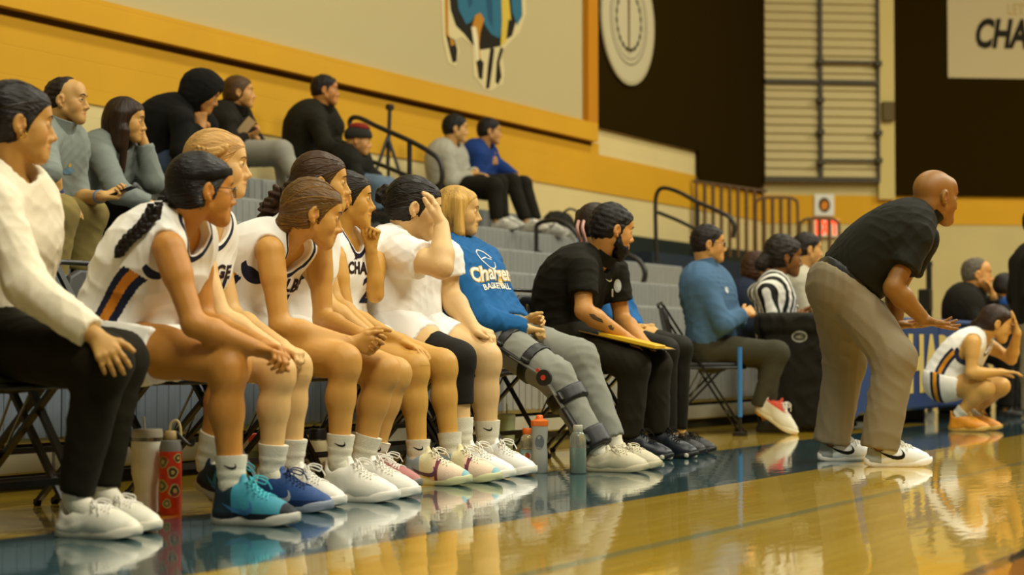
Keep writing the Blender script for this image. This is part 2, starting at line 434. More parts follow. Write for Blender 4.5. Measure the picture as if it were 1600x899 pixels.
# ------------------------------------------------------------------ people
HAND = {'rest': [(12, 18, 10)]*4, 'flat': [(4, 6, 4)]*4, 'drape': [(28, 22, 12), (32, 26, 12), (36, 28, 14), (40, 30, 16)],
        'fist': [(72, 88, 45), (76, 92, 48), (80, 92, 48), (84, 90, 45)], 'grip': [(40, 55, 30), (44, 58, 32), (50, 60, 34), (54, 60, 34)],
        'open': [(2, 8, 4), (8, 12, 8), (14, 18, 10), (20, 22, 12)], 'laced': [(50, 48, 20), (54, 52, 22), (58, 52, 24), (60, 50, 24)]}
VERB = False
class Human:
    def __init__(s, label, base, facing, J, sex='f', w=1., aw=1., lw=1., tw=1., skin='C88F5A', near=2, hs=1., group=None, head=(0, 0, 0), rootz=0., cat='person', neckr=1., legs=True, twist=0.):
        s.sex, s.w, s.aw, s.lw, s.tw, s.near, s.hs, s.neckr = sex, w, aw, lw, tw, near, hs, neckr
        s.fd = nrm(np.array(facing, float)); s.S = nrm(np.cross(UZ, s.fd)); c = float(np.dot(s.S, base)); s.c0 = c
        s.J = {}
        for k, v in J.items():
            s.J[k] = v if isinstance(v, np.ndarray) else on(v[0], v[1], s.S, c+(v[2] if len(v) > 2 else 0))
        J = s.J; pv, nk = J['pelvis'], J['neck']; s.md = J.get('mid', (pv+nk)/2+0.0*s.fd)
        for sd, sg in (('r', -1), ('l', 1)):
            J.setdefault(sd+'hip', pv+s.S*sg*.085*w)
        tw_ = 'lsh' not in J
        for k in ('sh', 'el', 'wr', 'kn', 'an'):          # a side not given mirrors the other
            for a_, b_ in (('r', 'l'), ('l', 'r')):
                if a_+k in J and b_+k not in J: p = J[a_+k]; J[b_+k] = p-2*s.S*(np.dot(s.S, p)-c)
        if tw_ and twist: J['lsh'] = J['lsh']-s.fd*twist
        if VERB:
            d_ = lambda a, b: round(float(np.linalg.norm(J[a]-J[b])), 2) if a in J and b in J else None
            print(label[:34], 'torso', d_('pelvis', 'neck'), 'arm', d_('rsh', 'rel'), d_('rel', 'rwr'), d_('lsh', 'lel'), d_('lel', 'lwr'), 'leg', d_('rhip', 'rkn'), d_('rkn', 'ran'), d_('lhip', 'lkn'), d_('lkn', 'lan'), 'nk-hd', d_('neck', 'head'))
        yaw, pit, rol = [math.radians(a) for a in head]
        f = CR*math.cos(yaw)+CF*math.sin(yaw); F_ = f*math.cos(pit)-UZ*math.sin(pit); L_ = nrm(np.cross(UZ, f)); U_ = np.cross(F_, L_)
        L2 = L_*math.cos(rol)+U_*math.sin(rol); U2 = U_*math.cos(rol)-L_*math.sin(rol)
        s.HR = np.array([F_, L2, U2]); s.hc = J['head']
        s.root = empty('person', (pv[0], pv[1], rootz), label, cat, group); ORG[s.root.name] = A3(pv[0], pv[1], rootz); s.o = ORG[s.root.name]
        c_ = [int(skin[i:i+2], 16) for i in (0, 2, 4)]; skin = '%02X%02X%02X' % (int(c_[0]*.975), min(255, int(c_[1]*1.005)), int(c_[2]*.97))
        s.skin = mat('skin_'+skin, skin, .48, bump=.12, scale=900, spec=.35, tint=True, sss=.03)
        s.skinc = skin; s.legs = legs; s.handbox = []; s.body_done = False; s.extra = []; s.noskip = False
    def hw(s, x, y=0, z=0):       # head-local to world
        return s.hc+s.hs*(x*s.HR[0]+y*s.HR[1]+z*s.HR[2])
    def hl(s, P): return ((P-s.hc)@s.HR.T)/s.hs
    def sp(s, t):
        a, m_, b = s.J['pelvis'], s.md, s.J['neck']; c = 2*m_-.5*(a+b)
        return (1-t)**2*a+2*t*(1-t)*c+t*t*b
    def tg(s, t): return nrm(s.sp(t+.02)-s.sp(t-.02))
    def fr(s, t): return nrm(np.cross(s.S, s.tg(t)))
    def torso(s, f, inf=0., lo=-.08, hi=1., k=.07, belly=0., reach=1.):
        fem = s.sex == 'f'; T = [(-.06, .075, .098, 0), (.08, .078, .100, 0), (.24, .062, .092, .004), (.42, .058, .088, .006), (.58, .070, .096, .010), (.74, .085, .096, .008), (.88, .088, .072, -.004), (.97, .055, .050, -.01)] if fem else \
            [(-.06, .070, .100, 0), (.08, .074, .104, 0), (.24, .070, .102, .004), (.42, .074, .102, .006), (.58, .090, .108, .008), (.74, .110, .108, .006), (.88, .112, .080, -.004), (.97, .07, .055, -.01)]
        for (t, hw, r, sh) in T:
            if t < lo or t > hi: continue
            p = s.sp(t)+s.fr(t)*(sh+(belly if .1 < t < .5 else 0)); b = belly if .1 < t < .5 else 0
            f.rc(p-s.S*hw*s.tw, p+s.S*hw*s.tw, r*s.w+inf+b*.5, k=k)
        if fem and hi > .7:
            for sg in (-1, 1):
                p = s.sp(.66)+s.fr(.66)*(.075*s.w)+s.S*sg*.062*s.tw; f.rc(p, p+s.fr(.66)*.006, .048*s.w+inf, k=.05)
        for sg, sd in ((-1, 'r'), (1, 'l')):
            sh = s.J[sd+'sh']; r = (.046 if fem else .054)*s.aw
            b0 = s.sp(.9)+s.S*sg*.05*s.tw; f.rc(b0, b0+(sh-b0)*reach, .05*s.w+inf*.8, r+inf*.8-(1-reach)*.01, k=.05)
    def head_ops(s, f):
        h = s.hs; H = s.hw; R = s.HR; fem = s.sex == 'f'
        def rc(a, b, ra, rb=None, k=.01, mode='u', flat=None): f.rc(H(*a), H(*b), ra*h, (rb if rb is not None else ra)*h, k*h, mode, flat)
        def el(c, r, k=.01, mode='u', tilt=0):
            ax = R
            if tilt:
                ct_, st_ = math.cos(tilt), math.sin(tilt); ax = np.array([R[0]*ct_+R[2]*st_, R[1], R[2]*ct_-R[0]*st_])
            f.ell(H(*c), ax, np.array(r)*h, k*h, mode)
        el((-.008, 0, .040), (.098, .074, .084))
        rc((.03, 0, -.012), (.050, 0, -.066), .058, .031, .03)
        jw = .042 if fem else .048
        for y in (-1, 1):
            rc((.006, y*jw, -.045), (.064, y*.008, -.086), .0145 if fem else .019, .0155 if fem else .018, .028)
            el((.056, y*.040, -.022), (.026, .021, .026), .025)
            rc((.046, y*.028, -.040), (.050, y*.020, -.062), .027, .024, .02)
        rc((.080, -.026, .031), (.080, .026, .031), .0120 if fem else .0145, k=.02)
        el((.062, 0, .055), (.032, .055, .045), .02)
        for y in (-1, 1): f.rc(H(.099, y*.029, .009), H(.090, y*.042, .008), .0130*h, .011*h, .012*h, 's')
        for y in (-1, 1):
            el((.0765, y*.031, .0075), (.0150, .0165, .0135), k=.004)
            f.ell(H(.0915, y*.0335, .0065), R, np.array((.011, .0118, .0050))*h, .0015*h, 's')       # the gap between the lids
        rc((.086, 0, .018), (.107, 0, -.022), .0085, .0085, .010)
        rc((.084, 0, .004), (.093, 0, -.030), .0105, .0125, .008)
        rc((.107, 0, -.026), (.1105, 0, -.028), .0088, .0085, .006)
        for y in (-1, 1): rc((.098, y*.0115, -.032), (.101, y*.010, -.031), .0068, k=.006)
        for y in (-1, 1): f.rc(H(.101, y*.0075, -.042), H(.104, y*.0065, -.036), .0030*h, k=.002*h, mode='s')
        rc((.080, 0, -.045), (.080, 0, -.062), .016, k=.02)
        rc((.0850, -.016, -.0570), (.0925, 0, -.0552), .0054, .0066, k=.005); rc((.0850, .016, -.0570), (.0925, 0, -.0552), .0054, .0066, k=.005)
        rc((.0835, -.013, -.0665), (.0895, 0, -.0682), .0062, .0080, k=.005); rc((.0835, .013, -.0665), (.0895, 0, -.0682), .0062, .0080, k=.005)
        f.rc(H(.1015, -.019, -.0612), H(.1015, .019, -.0612), .0032*h, k=.0025*h, mode='s')
        rc((.0755, -.004, -.089), (.0755, .004, -.089), .0155 if fem else .0185, k=.018)
        if s.near > 0:
            for y in (-1, 1):
                el((-.008, y*.075, .002), (.0185, .0085, .0315), .006, tilt=-.25)
                el((-.014, y*.083, .005), (.0155, .0065, .0265), .004, tilt=-.25)
                el((-.004, y*.090, .005), (.0105, .0105, .019), .003, 's', tilt=-.25)
                rc((-.006, y*.079, -.024), (-.004, y*.077, -.028), .0065, k=.005)
                rc((.008, y*.077, -.003), (.007, y*.076, -.008), .0045, k=.004)
        nk = s.J['neck']; r0, r1 = (.049, .052) if fem else (.060, .064)
        f.rc(H(-.024, 0, -.035), nk, r0*h*s.neckr, r1*s.neckr*h, k=.022)
        f.rc(H(-.045, 0, -.03), H(-.03, 0, .0), .05*h, .05*h, k=.03)
    def arm_ops(s, f, sd):
        J = s.J; a, e, wv = J[sd+'sh'], J[sd+'el'], J[sd+'wr']; q = s.aw*(1 if s.sex == 'f' else 1.15)
        f.rc(a, a+(e-a)*.35, .048*q, .046*q, k=.035); f.rc(a+(e-a)*.2, e, .045*q, .036*q, k=.02)
        f.rc(e, e+(wv-e)*.3, .037*q, .040*q, k=.02); f.rc(e+(wv-e)*.28, wv, .040*q, .0255*q, k=.02)
    def leg_ops(s, f, sd, q=1.):
        J = s.J; a, kn, an = J[sd+'hip'], J[sd+'kn'], J[sd+'an']; q = q*s.lw*(1 if s.sex == 'f' else 1.03); fw = s.fd
        if sd+'th' in J: fw = fw
        f.rc(a, a+(kn-a)*.5, .088*q, .078*q, k=.03); f.rc(a+(kn-a)*.45, kn+(a-kn)*.06, .080*q, .057*q, k=.03)
        f.rc(kn, kn+(an-kn)*.05, .056*q, .054*q, k=.03)
        bk = nrm(np.cross(s.S, kn-an))*-1 if np.dot(np.cross(s.S, kn-an), s.fd) > 0 else nrm(np.cross(s.S, kn-an))
        f.rc(kn+(an-kn)*.1+bk*.006, kn+(an-kn)*.38+bk*.014, .049*q, .0505*q, k=.035); f.rc(kn+(an-kn)*.35+bk*.012, an, .049*q, .033*q, k=.03)
        f.rc(an-UZ*.02, an+s.fd*.07-UZ*.060, .024*q, .016*q, k=.02)
    def hand_ops(s, f, sd, D, N, pose='rest', sc=None, spread=.10, thumb=(.6, .5, .25), bend=0):
        """D wrist->knuckles, N the way the palm faces; thumb = (out, forward, towards palm)"""
        sc = sc or ((.90 if s.sex == 'f' else 1.0)); wr = s.J[sd+'wr']; D = nrm(np.array(D, float)); N = np.array(N, float); N = nrm(N-D*np.dot(D, N))
        W = np.cross(D, N)*(1 if sd == 'r' else -1); cur = HAND[pose] if isinstance(pose, str) else pose; pts = [wr]
        q = s.aw**.5*sc
        f.rc(wr-D*.01, wr+D*.03*sc, .0235*q, .021*q, k=.015, flat=(N, 1.25))
        for i, (o, ln, r) in enumerate(((.030, .070, .0088), (.0105, .078, .009), (-.010, .073, .0086), (-.029, .058, .0078))):
            m_ = wr+D*(.086-.004*abs(i-1))*sc+W*o*sc; f.rc(wr+D*.022*sc+W*o*.55*sc, m_, .0145*q, .0125*q, k=.012, flat=(N, 1.15))
            d0 = D+W*(spread*(1.5-i)*.9); p = m_; th = 0
            for j, fr_ in enumerate((.46, .31, .23)):
                th += math.radians(cur[i][j]); d = nrm(d0*math.cos(th)+N*math.sin(th)); e = p+d*ln*fr_*sc
                f.rc(p, e, r*q*(1.08-.1*j), r*q*(1.-.12*j), k=.0035 if j else .006); p = e; pts.append(p)
        a = wr+D*.022*sc+W*.018*sc+N*.006; o, fo, pa = thumb; b = a+nrm(W*o+D*fo+N*pa)*.045*sc; d2 = nrm(W*o*.6+D*(fo+.35)+N*pa); c = b+d2*.034*sc; d3 = nrm(W*o*.35+D*(fo+.4)+N*pa*1.2); e = c+d3*.027*sc
        f.rc(a, b, .0165*q, .0125*q, k=.015); f.rc(b, c, .0115*q, .0102*q, k=.006); f.rc(c, e, .0102*q, .0082*q, k=.004)
        pts += [b, c, e]; P = np.array(pts); s.handbox.append((P.min(0)-.018, P.max(0)+.018)); s.htips = pts
        return pts
    def tint(s, V, blush=1., beard=0, brow='3A2A1C', lip=1.):
        L = s.hl(V); T = np.ones((len(V), 3)); inh = (np.abs(L) < .16).all(1)
        def blob(c, r, col, a):
            d = np.sqrt((((L-np.array(c))/np.array(r))**2).sum(1)); k = np.clip(1.4-d, 0, 1)*a*inh; T[:] = T*(1-k[:, None])+np.array(col)*T*k[:, None]
        for y in (-1, 1): blob((.075, y*.042, -.025), (.03, .022, .022), (1.0, .80, .76), .5*blush)
        blob((.112, 0, -.028), (.012, .014, .012), (1, .82, .78), .5); blob((.09, 0, -.0565), (.012, .019, .0055), (.86, .50, .48), .9*lip); blob((.09, 0, -.0675), (.012, .015, .007), (.90, .52, .50), .9*lip)
        blob((.092, 0, -.0615), (.014, .019, .0022), (.4, .2, .18), .9)
        for y in (-1, 1): blob((-.002, y*.085, .0), (.01, .012, .02), (.85, .6, .52), .6); blob((.103, y*.008, -.037), (.006, .004, .003), (.35, .2, .15), .8)
        bc = np.array(lin(brow))/np.maximum(.02, np.array(lin(s.skinc)))
        s.brow = brow
        if beard:
            d = (L[:, 0] > .012-L[:, 2]*.1)*(L[:, 2] < -.028)*(L[:, 2] > -.12)*inh*((L[:, 2] < -.045)|(L[:, 0] < .05)); T[d] *= (1-beard)
        return T
    def skin_mesh(s, arms='rl', hands=None, bodyh=None, head=True, cuts=None, tintkw={}, torso=True, legs='rl', headh=None, legq=1.):
        f = Field(); s.f = f
        if torso: s.torso(f, -.012)
        for sd in arms: s.arm_ops(f, sd)
        for sd in legs:
            if sd+'kn' in s.J: s.leg_ops(f, sd, legq)
        for hd in (hands or []): s.hand_ops(f, **hd)
        s.head_ops(f)
        for fn in s.extra: fn(f)
        nr = s.near; hh = headh or {2: .0035, 1: .0050, 0: .0065}[nr]; bh = bodyh or {2: .0110, 1: .015, 0: .018}[nr]; hdh = {2: .0035, 1: .0048, 0: .0065}[nr]
        hb = (s.hw(0, 0, 0)-.135*s.hs, s.hw(0, 0, 0)+.135*s.hs)
        boxes = [(hb, hh)]
        for b in s.handbox: boxes.append((b, hdh))
        parts = [f.mesh(bh, skip=[(b[0]+1.2*bh, b[1]-1.2*bh) for b, _ in boxes])]
        for i, (b, h) in enumerate(boxes):
            parts.append(f.mesh(h, box=b, skip=[(c[0]+1.5*h, c[1]-1.5*h) for c, _ in boxes[i+1:]] if i+1 < len(boxes) else ()))
        V, Q = join(parts); s.V, s.Q = V, Q
        T = s.tint(V, **tintkw); me = mesh_of('body', V-s.o, Q, True, {'tint': T})
        if nr == 2:          # even shading where coarse and fine surface meet
            N = vnormals(V, Q); m_ = np.zeros(len(V), bool); e = 2.2*bh
            for b, _ in boxes:
                lo, hi = b[0]-e, b[1]+e; i0, i1 = b[0]+e, b[1]-e; m_ |= ((V > lo) & (V < hi)).all(1) & ~((V > i0) & (V < i1)).all(1)
            W = V[m_]
            if len(W):
                d = 2e-3; G = np.stack([f.at(W+d*np.eye(3)[i])-f.at(W-d*np.eye(3)[i]) for i in range(3)], 1); G /= np.maximum(1e-9, np.linalg.norm(G, axis=1))[:, None]; N[m_] = G
            me.normals_split_custom_set_from_vertices([tuple(n) for n in N])
        o = obj('body', me, s.skin, s.root); ORG[o.name] = s.o
        s.body = o
        if s.near >= 1: s.eyes()
        return o
    def eyes(s):
        M3 = Matrix([list(c) for c in s.HR.T]).to_4x4()
        for y in (-1, 1):
            A = [s.hw(.13, y*yy, zz) for yy, zz in ((.012, .0300), (.020, .0335), (.029, .0360), (.038, .0355), (.048, .0300))]
            B = s.f.hit(spline(A, 3), -s.HR[0], off=.0012); MB().tube(B, np.interp(np.linspace(0, 1, len(B)), [0, .3, .7, 1], [.0013, .0014, .0012, .0005])*s.hs, 6, flat=(s.HR[2], 2.2)).build('eyebrow', HM(s.brow), s.root, True)
            p = s.hw(.0785, y*.0315, .0070)-s.o; me = EYE; o = obj('eye', me, None, s.root, Matrix.Translation(p) @ M3 @ Matrix.Scale(s.hs, 4))
            if s.near < 2: continue
            P = [s.hw(.0775+.0140*math.cos(a), y*.0320+.0140*math.sin(a), .0070+.0050-.0050*(abs(a)/.95)**2) for a in np.linspace(-.95, .95, 8)]
            lash = MB().tube(P, np.array([.0003, .0008, .0010, .0011, .0011, .0010, .0008, .0003])*s.hs, 5); lash.build('eyelashes', HM('1A120A'), s.root, True)
    # ---- clothing
    def cloth(s, name, f, m, h, amp=.004, seed=1, lam=(.05, .13), axis=None, attrs=None, label=None, parent=None, ampf=None):
        V, Q = f.mesh(h); N = vnormals(V, Q)
        at = {k: fn(V) for k, fn in (attrs or {}).items()}
        if amp:
            d = folds(V, seed, lam, axis=axis)*amp
            if ampf is not None: d = d*ampf(V)
            V = V+N*d[:, None]
        o = obj(name, mesh_of(name, V-s.o, Q, True, at), m, parent or s.root, None, label); ORG[o.name] = s.o
        o['_k'] = 0; del o['_k']; s.last = (V, Q); return o
    def neck_sub(s, f, r=.066, fwd=.02, down=.02, k=.006, up=.2):
        nk = s.J['neck']; T = s.tg(1.); F_ = s.fr(1.); a = nk+F_*fwd-T*down; b = a+nrm(.6*T+.4*nrm(s.hc-nk)+F_*.15)*up
        f.rc(a, b, r, r*1.25, k=k, mode='s'); return (a, b, r, r*1.25)
    def sleeve(s, f, sd, end, r0, r1, inf=.012, k=.02, flare=0):
        """end in 0..1 upper arm, 1..2 forearm"""
        J = s.J; a, e, wv = J[sd+'sh'], J[sd+'el'], J[sd+'wr']; q = s.aw*(1 if s.sex == 'f' else 1.12)
        if end <= 1:
            p = a+(e-a)*end; n = nrm(e-a); f.rc(a, p+n*.03, r0*q, r1*q, k=k, clip=[(p, n)])
        else:
            t = end-1; p = e+(wv-e)*t; n = nrm(wv-e); f.rc(a, e, r0*q, r1*q, k=k); f.rc(e, p+n*.02, r1*q*1.02, (r1*.72+flare)*q, k=k, clip=[(p, n)])
    def top(s, name, m, kind='tee', inf=.014, hem=-.02, amp=.004, seed=1, neck=(.066, .02, .02), h=None, slv=.6, attrs=None, belly=0., label=None, r0=.058, r1=.058, hemr=None, extra=None, hold=None):
        f = Field(); s.torso(f, inf, lo=-.03 if hem < 0 else hem-.02, belly=belly, reach=.62 if kind == 'jersey' else 1.)
        if hemr: 
            p = s.sp(hem+.06); f.rc(p-s.S*.075*s.tw, p+s.S*.075*s.tw, (.102*s.w+hemr), k=.05)
        f.slice(s.sp(hem), -s.tg(max(hem, .0)))
        subs = []; asub = []
        if kind == 'jersey':
            for sd in 'rl':
                a, e = s.J[sd+'sh'], s.J[sd+'el']; sg = -1 if sd == 'r' else 1
                c1 = a+s.S*sg*.022+s.tg(.9)*.012; c2 = a+nrm(e-a)*.050-s.tg(.8)*.035+s.S*sg*.02; f.rc(c1, c2, .062*s.aw, .064*s.aw, k=.004, mode='s'); asub.append((c1, c2, .062*s.aw, .064*s.aw, a, s.tg(.8)))
        else:
            for sd in 'rl': s.sleeve(f, sd, slv if not isinstance(slv, dict) else slv[sd], r0, r1)
        if extra: extra(f)
        if neck: subs.append(s.neck_sub(f, *neck))
        def pat(V):
            d = np.full(len(V), 1.)
            for (a, b, ra, rb) in subs:
                ba = b-a; t = np.clip(((V-a)@ba)/(ba@ba), 0, 1); d = np.minimum(d, np.linalg.norm(V-a-t[:, None]*ba, axis=1)-(ra+(rb-ra)*t))
            d = np.abs(d-.0140)+.0050
            for (a, b, ra, rb, sh, T) in asub:       # piping round the armhole, wide and dark only under the arm
                ba = b-a; t = np.clip(((V-a)@ba)/(ba@ba), 0, 1); x = np.linalg.norm(V-a-t[:, None]*ba, axis=1)-(ra+(rb-ra)*t); x = np.abs(x-.0075)*2.4+np.clip(((V-sh)@T+.092)*1.5, -.02, 1); d = np.minimum(d, np.maximum(x, -1))
            if kind in ('tee', 'polo'):
                for sd in 'rl':
                    a, e = s.J[sd+'sh'], s.J[sd+'el']; n = nrm(e-a); p = a+(e-a)*slv; dd = np.linalg.norm(np.cross(V-a, n), axis=1)
                    d = np.where((dd < .1)&((V-p)@n > -.05), np.minimum(d, -((V-p)@n)), d)
            return d
        at = {'pat': pat}; at.update(attrs or {})
        o = s.cloth(name, f, m, h or (.0058 if kind == 'jersey' and s.near == 2 else None) or {2: .0072, 1: .012, 0: .015}[s.near], amp, seed, attrs=at, label=label)
        s.topVQ = s.last; s.top_o = o; return o
    def pants(s, name, m, end=.98, r=(.098, .078, .068, .055), amp=.005, seed=2, h=None, waist=.10, kind='pants', attrs=None, label=None, side='rl', cuff=None, seat=.012, extra=None):
        f = Field()
        for t, hw_, rr in ((-.08, .075, .100), (.06, .078, .104), (waist, .072, .100)):
            p = s.sp(t); f.rc(p-s.S*hw_*s.tw, p+s.S*hw_*s.tw, rr*s.w+seat, k=.06)
        f.cut(s.sp(waist+.04), s.tg(waist))
        for sd in side:
            J = s.J; a, kn, an = J[sd+'hip'], J[sd+'kn'], J[sd+'an']; q = s.lw
            if kind == 'shorts':
                p = a+(kn-a)*end; n = nrm(kn-a); f.rc(a, p+n*.04, r[0]*q, r[1]*q, k=.035, clip=[(p, n)])
            else:
                f.rc(a, kn, r[0]*q, r[1]*q, k=.04); p = kn+(an-kn)*end; n = nrm(an-kn); f.rc(kn, p+n*.01, r[2]*q, r[3]*q, k=.035, clip=[(p, n)])
        if extra: extra(f)
        return s.cloth(name, f, m, h or (.0072 if kind == 'shorts' and s.near == 2 else None) or {2: .0105, 1: .014, 0: .017}[s.near], amp, seed, attrs=attrs, label=label, lam=(.06, .16))
    def sock(s, sd, m, h0=.14, swoosh=False, r=None, sides=1):
        an, kn = s.J[sd+'an'], s.J[sd+'kn']; n = nrm(kn-an); q = (r or 1)*s.lw; P = []; R = []
        rr = random.Random(int(abs(an[0])*1000)+ord(sd))
        P += [an+s.fd*.085-UZ*.056, an+s.fd*.060-UZ*.046, an+s.fd*.030-UZ*.030]; R += [.018, .029*q, .035*q]
        for t in np.linspace(-.004, h0, 20):
            P.append(an+n*t); R.append((.0385+.010*max(0, t/h0)**1.3+.0013*math.sin(t*170+rr.random())*(1 if t < h0*.6 else .2)+.0006*rr.random())*q)
        P += [P[-1]+n*.001, P[-1]-n*.006]; R += [R[-1]-.003, R[-1]-.005]
        mb = MB().tube(P, R, 22, cap=False, flat=(s.fd, 1.06)); V, Fc = mb.V, list(mb.F)
        o = mb.build('sock', m, s.root, True)
        if swoosh:
            tr = BVHTree.FromPolygons([tuple(np.array(v)) for v in V], [tuple(f) for f in Fc]); vf = flatmesh(polys=[SWOOSH], size=.042, cell=.008); vf = ([(x-.02, y-.006) for x, y in vf[0]], vf[1])
            d = nrm(np.cross(n, -CF)) ; d = CR if np.dot(d, CR) > 0 else CR
            decal('swoosh_mark', vf, an+n*(h0-.035), d, n, bvh([v for v in (np.array(mb.V)+s.o)], [f for f in mb.F if len(f) == 4]), mat('print_black', '161616', .7), o, off=.0012, back=.1)
        return o
    def surf(s, px, py, off=.0, VQ=None):
        """the point of a garment seen at this picture point, lifted by off"""
        tr = bvh(*(VQ or s.topVQ)); d = nrm(ray(px, py)); q = tr.ray_cast(Vector(CAM), Vector(d))
        return np.array(q[0])+np.array(q[1])*(off if np.dot(q[1], d) < 0 else -off) if q[0] is not None else on(px, py, s.S, s.c0)
    def shoe(s, sd, kind, mats_, yaw=0, L=1., lift=0, pitch=0, label=None, swoosh=None, ground=None, lace=None, fwd=0., dz=0.):
        an = s.J[sd+'an']; d = s.fd*math.cos(math.radians(yaw))+s.S*math.sin(math.radians(yaw))   # + = toes to the person's left
        d = np.array([d[0], d[1], 0]); l_ = np.cross(UZ, d); z = (an[2]-.088*L if ground == 'auto' else ground if ground is not None else 0)+lift
        p0 = np.array([an[0], an[1], z])-d*(.062*L-fwd); R = Matrix(((d[0], l_[0], 0), (d[1], l_[1], 0), (d[2], l_[2], 1))).to_4x4()
        if pitch: R = R @ Matrix.Translation((.22*L, 0, 0)) @ Matrix.Rotation(math.radians(pitch), 4, 'Y') @ Matrix.Translation((-.22*L, 0, 0))
        M = Matrix.Translation(Vector(p0-s.o)) @ R @ Matrix.Scale(L, 4)
        return put_shoe(kind, mats_, s.root, M, label, swoosh, lace)
    def hair(s, fn, col, name='hair', h=None, amp=.0006, label=None, flow='back', seed=3, rough=.42, strands=0):
        f = Field(); fn(s, f); V, Q = f.mesh(h or {2: .0043, 1: .0065, 0: .008}[s.near]); N = vnormals(V, Q); L = s.hl(V)
        r = np.random.RandomState(seed)
        a = {'back': L[:, 2]*1.0+L[:, 0]*.35, 'long': np.arctan2(L[:, 1], L[:, 0]+.02)*.07, 'curl': L[:, 0]}[flow]
        g = sum(np.sin(a*w_+3*np.sin(L[:, 0]*31+L[:, 1]*17+i)+r.rand()*6)*q for i, (w_, q) in enumerate(((330, .5), (560, .35), (900, .3))))
        if flow == 'curl': g = sum(np.sin(L@(r.normal(size=3)*150)+r.rand()*6) for _ in range(6))*.6
        V = V+N*(g*amp)[:, None]
        M = Matrix([list(c) for c in s.HR.T]).to_4x4(); M.translation = Vector(s.hc-s.o)
        if strands: s.strands(f, col, strands, seed)
        return obj(name, mesh_of(name, s.hl(V)*s.hs, Q, True), HM(col, flow, rough), s.root, M, label)
    def strands(s, f, col, n, seed, end=(-.105, 0, -.015)):
        """combed locks from the hairline to the tie"""
        r = random.Random(seed); O = A3(-.01, 0, .03); mb = MB(); mb2 = MB(); P0 = []; 
        for i in range(n):
            a = (i+.5)/n*2-1+r.uniform(-.02, .02); th = a*1.75
            st = A3(.090*math.cos(th*.50)-.012, .085*math.sin(th), .075*math.cos(th)-.01+.01*r.random()); en = A3(*end)+A3(0, r.uniform(-.02, .02), r.uniform(-.015, .015)); jit = r.uniform(-.12, .12)
            d0, d1 = nrm(st-O), nrm(en-O); w_ = math.acos(max(-1, min(1, d0@d1)))
            for t in np.linspace(.02, .97, 11):
                d = (math.sin((1-t)*w_)*d0+math.sin(t*w_)*d1)/math.sin(w_); d = nrm(d+A3(0, 0, 1)*jit*math.sin(math.pi*t)*.5); P0.append(O+d*.17)
        P0 = np.array([s.hw(*p) for p in P0]); D = np.array([nrm(s.hw(*O)-p) for p in P0]); Hh = f.hit(P0, D, off=.0004, n=45)
        for i in range(n):
            q = r.uniform(.7, 1.3); (mb if r.random() < .6 else mb2).tube(Hh[i*11:(i+1)*11], np.array([.0004, .0014, .0019, .002, .002, .002, .002, .0019, .0018, .0014, .0008])*q*s.hs, 5)
        c_ = [int(col[i:i+2], 16) for i in (0, 2, 4)]; c2 = '%02X%02X%02X' % tuple(min(255, int(x*1.35+6)) for x in c_)
        for m_, cc in ((mb, col), (mb2, c2)):
            o = m_.build('hair_locks', mat('locks_'+cc, cc, .38, spec=.3), s.root, True); o['kind'] = 'stuff'
def HM(col, flow='back', rough=.42):
    st = {'back': (18, 140, 170), 'long': (160, 160, 16), 'curl': (200, 200, 200)}[flow]
    return mat('hair_%s_%s' % (col, flow), col, rough, bump=.5, scale=1., var=.75, stretch=st, spec=.22)
def cap(off=.015, top=.015, hl=(.113, -.045, .093, .116), nape=-.075, ears=True, side=.0):
    """hair lying on the skull with its hairline cut out"""
    def fn(s, f):
        h = s.hs; R = s.HR; H = s.hw
        f.ell(H(-.010-off*.55, 0, .042), R, np.array((.098+off*.62, .074+off*.62+side, .084+top))*h, .02)
        f.ell(H(.058, 0, .058), R, np.array((.0345+off*.2, .058, .046+top*.4))*h, .02*h)
        f.ell(H(-.038, 0, -.006), R, np.array((.066+off*.7, .064+off*.6+side*.5, .066))*h, .03*h)
        f.ell(H(hl[0], 0, hl[1]), R, np.array((hl[2], .3, hl[3]))*h, .006*h, 's')
        if ears:
            for y in (-1, 1): f.ell(H(-.002, y*.085, -.028), R, np.array((.022, .03, .048))*h, .006*h, 's')
        f.rc(H(.05, -.2, nape-.045), H(.05, .2, nape-.045), .075*h, k=.01*h, mode='s')
    return fn
def chain(pts, radii, k=.02, dsoff=0):
    def fn(s, f):
        P = [p if isinstance(p, np.ndarray) else on(p[0], p[1], s.S, s.c0+p[2]) for p in pts]
        for i in range(len(P)-1): f.rc(P[i], P[i+1], radii[i], radii[i+1], k=k)
    return fn
def braid(pts, r0, r1, n):
    def fn(s, f):
        P = [p if isinstance(p, np.ndarray) else on(p[0], p[1], s.S, s.c0+p[2]) for p in pts]; C = spline(P, 10)
        for i in range(n):
            t = i/(n-1)*(len(C)-2); j = int(t); p = C[j]+(C[j+1]-C[j])*(t-j); T = nrm(C[j+1]-C[j]); N = nrm(np.cross(T, CF)); r = r0+(r1-r0)*i/(n-1)
            for sg in (-1, 1):
                a = p+N*sg*r*.75+T*r*.8*(.5 if sg > 0 else -.5); f.ell(a, np.array([nrm(T*.8-N*sg*.6), nrm(N*.8+T*sg*.6), CF]), (r*1.15, r*.62, r*.8), .004)
        f.rc(C[-1], C[-1]+(C[-1]-C[-4]), r1*.9, r1*.3, k=.01)
    return fn
def multi(*fs):
    def fn(s, f):
        for q in fs: q(s, f)
    return fn
def _eye():
    mb = MB(); prof = [(.0115*math.sin(a), -.0115*math.cos(a)) for a in np.linspace(.05, math.pi-.05, 14)]; mb.lathe(prof, n=16, ax=0)
    me = mb.mesh('eye', True); me.materials.append(bands('eye_surface', 'D8D0C4', [('x', .0092, .02, '3A2412'), ('x', .0110, .02, '0A0604')], .12, 0)); return me
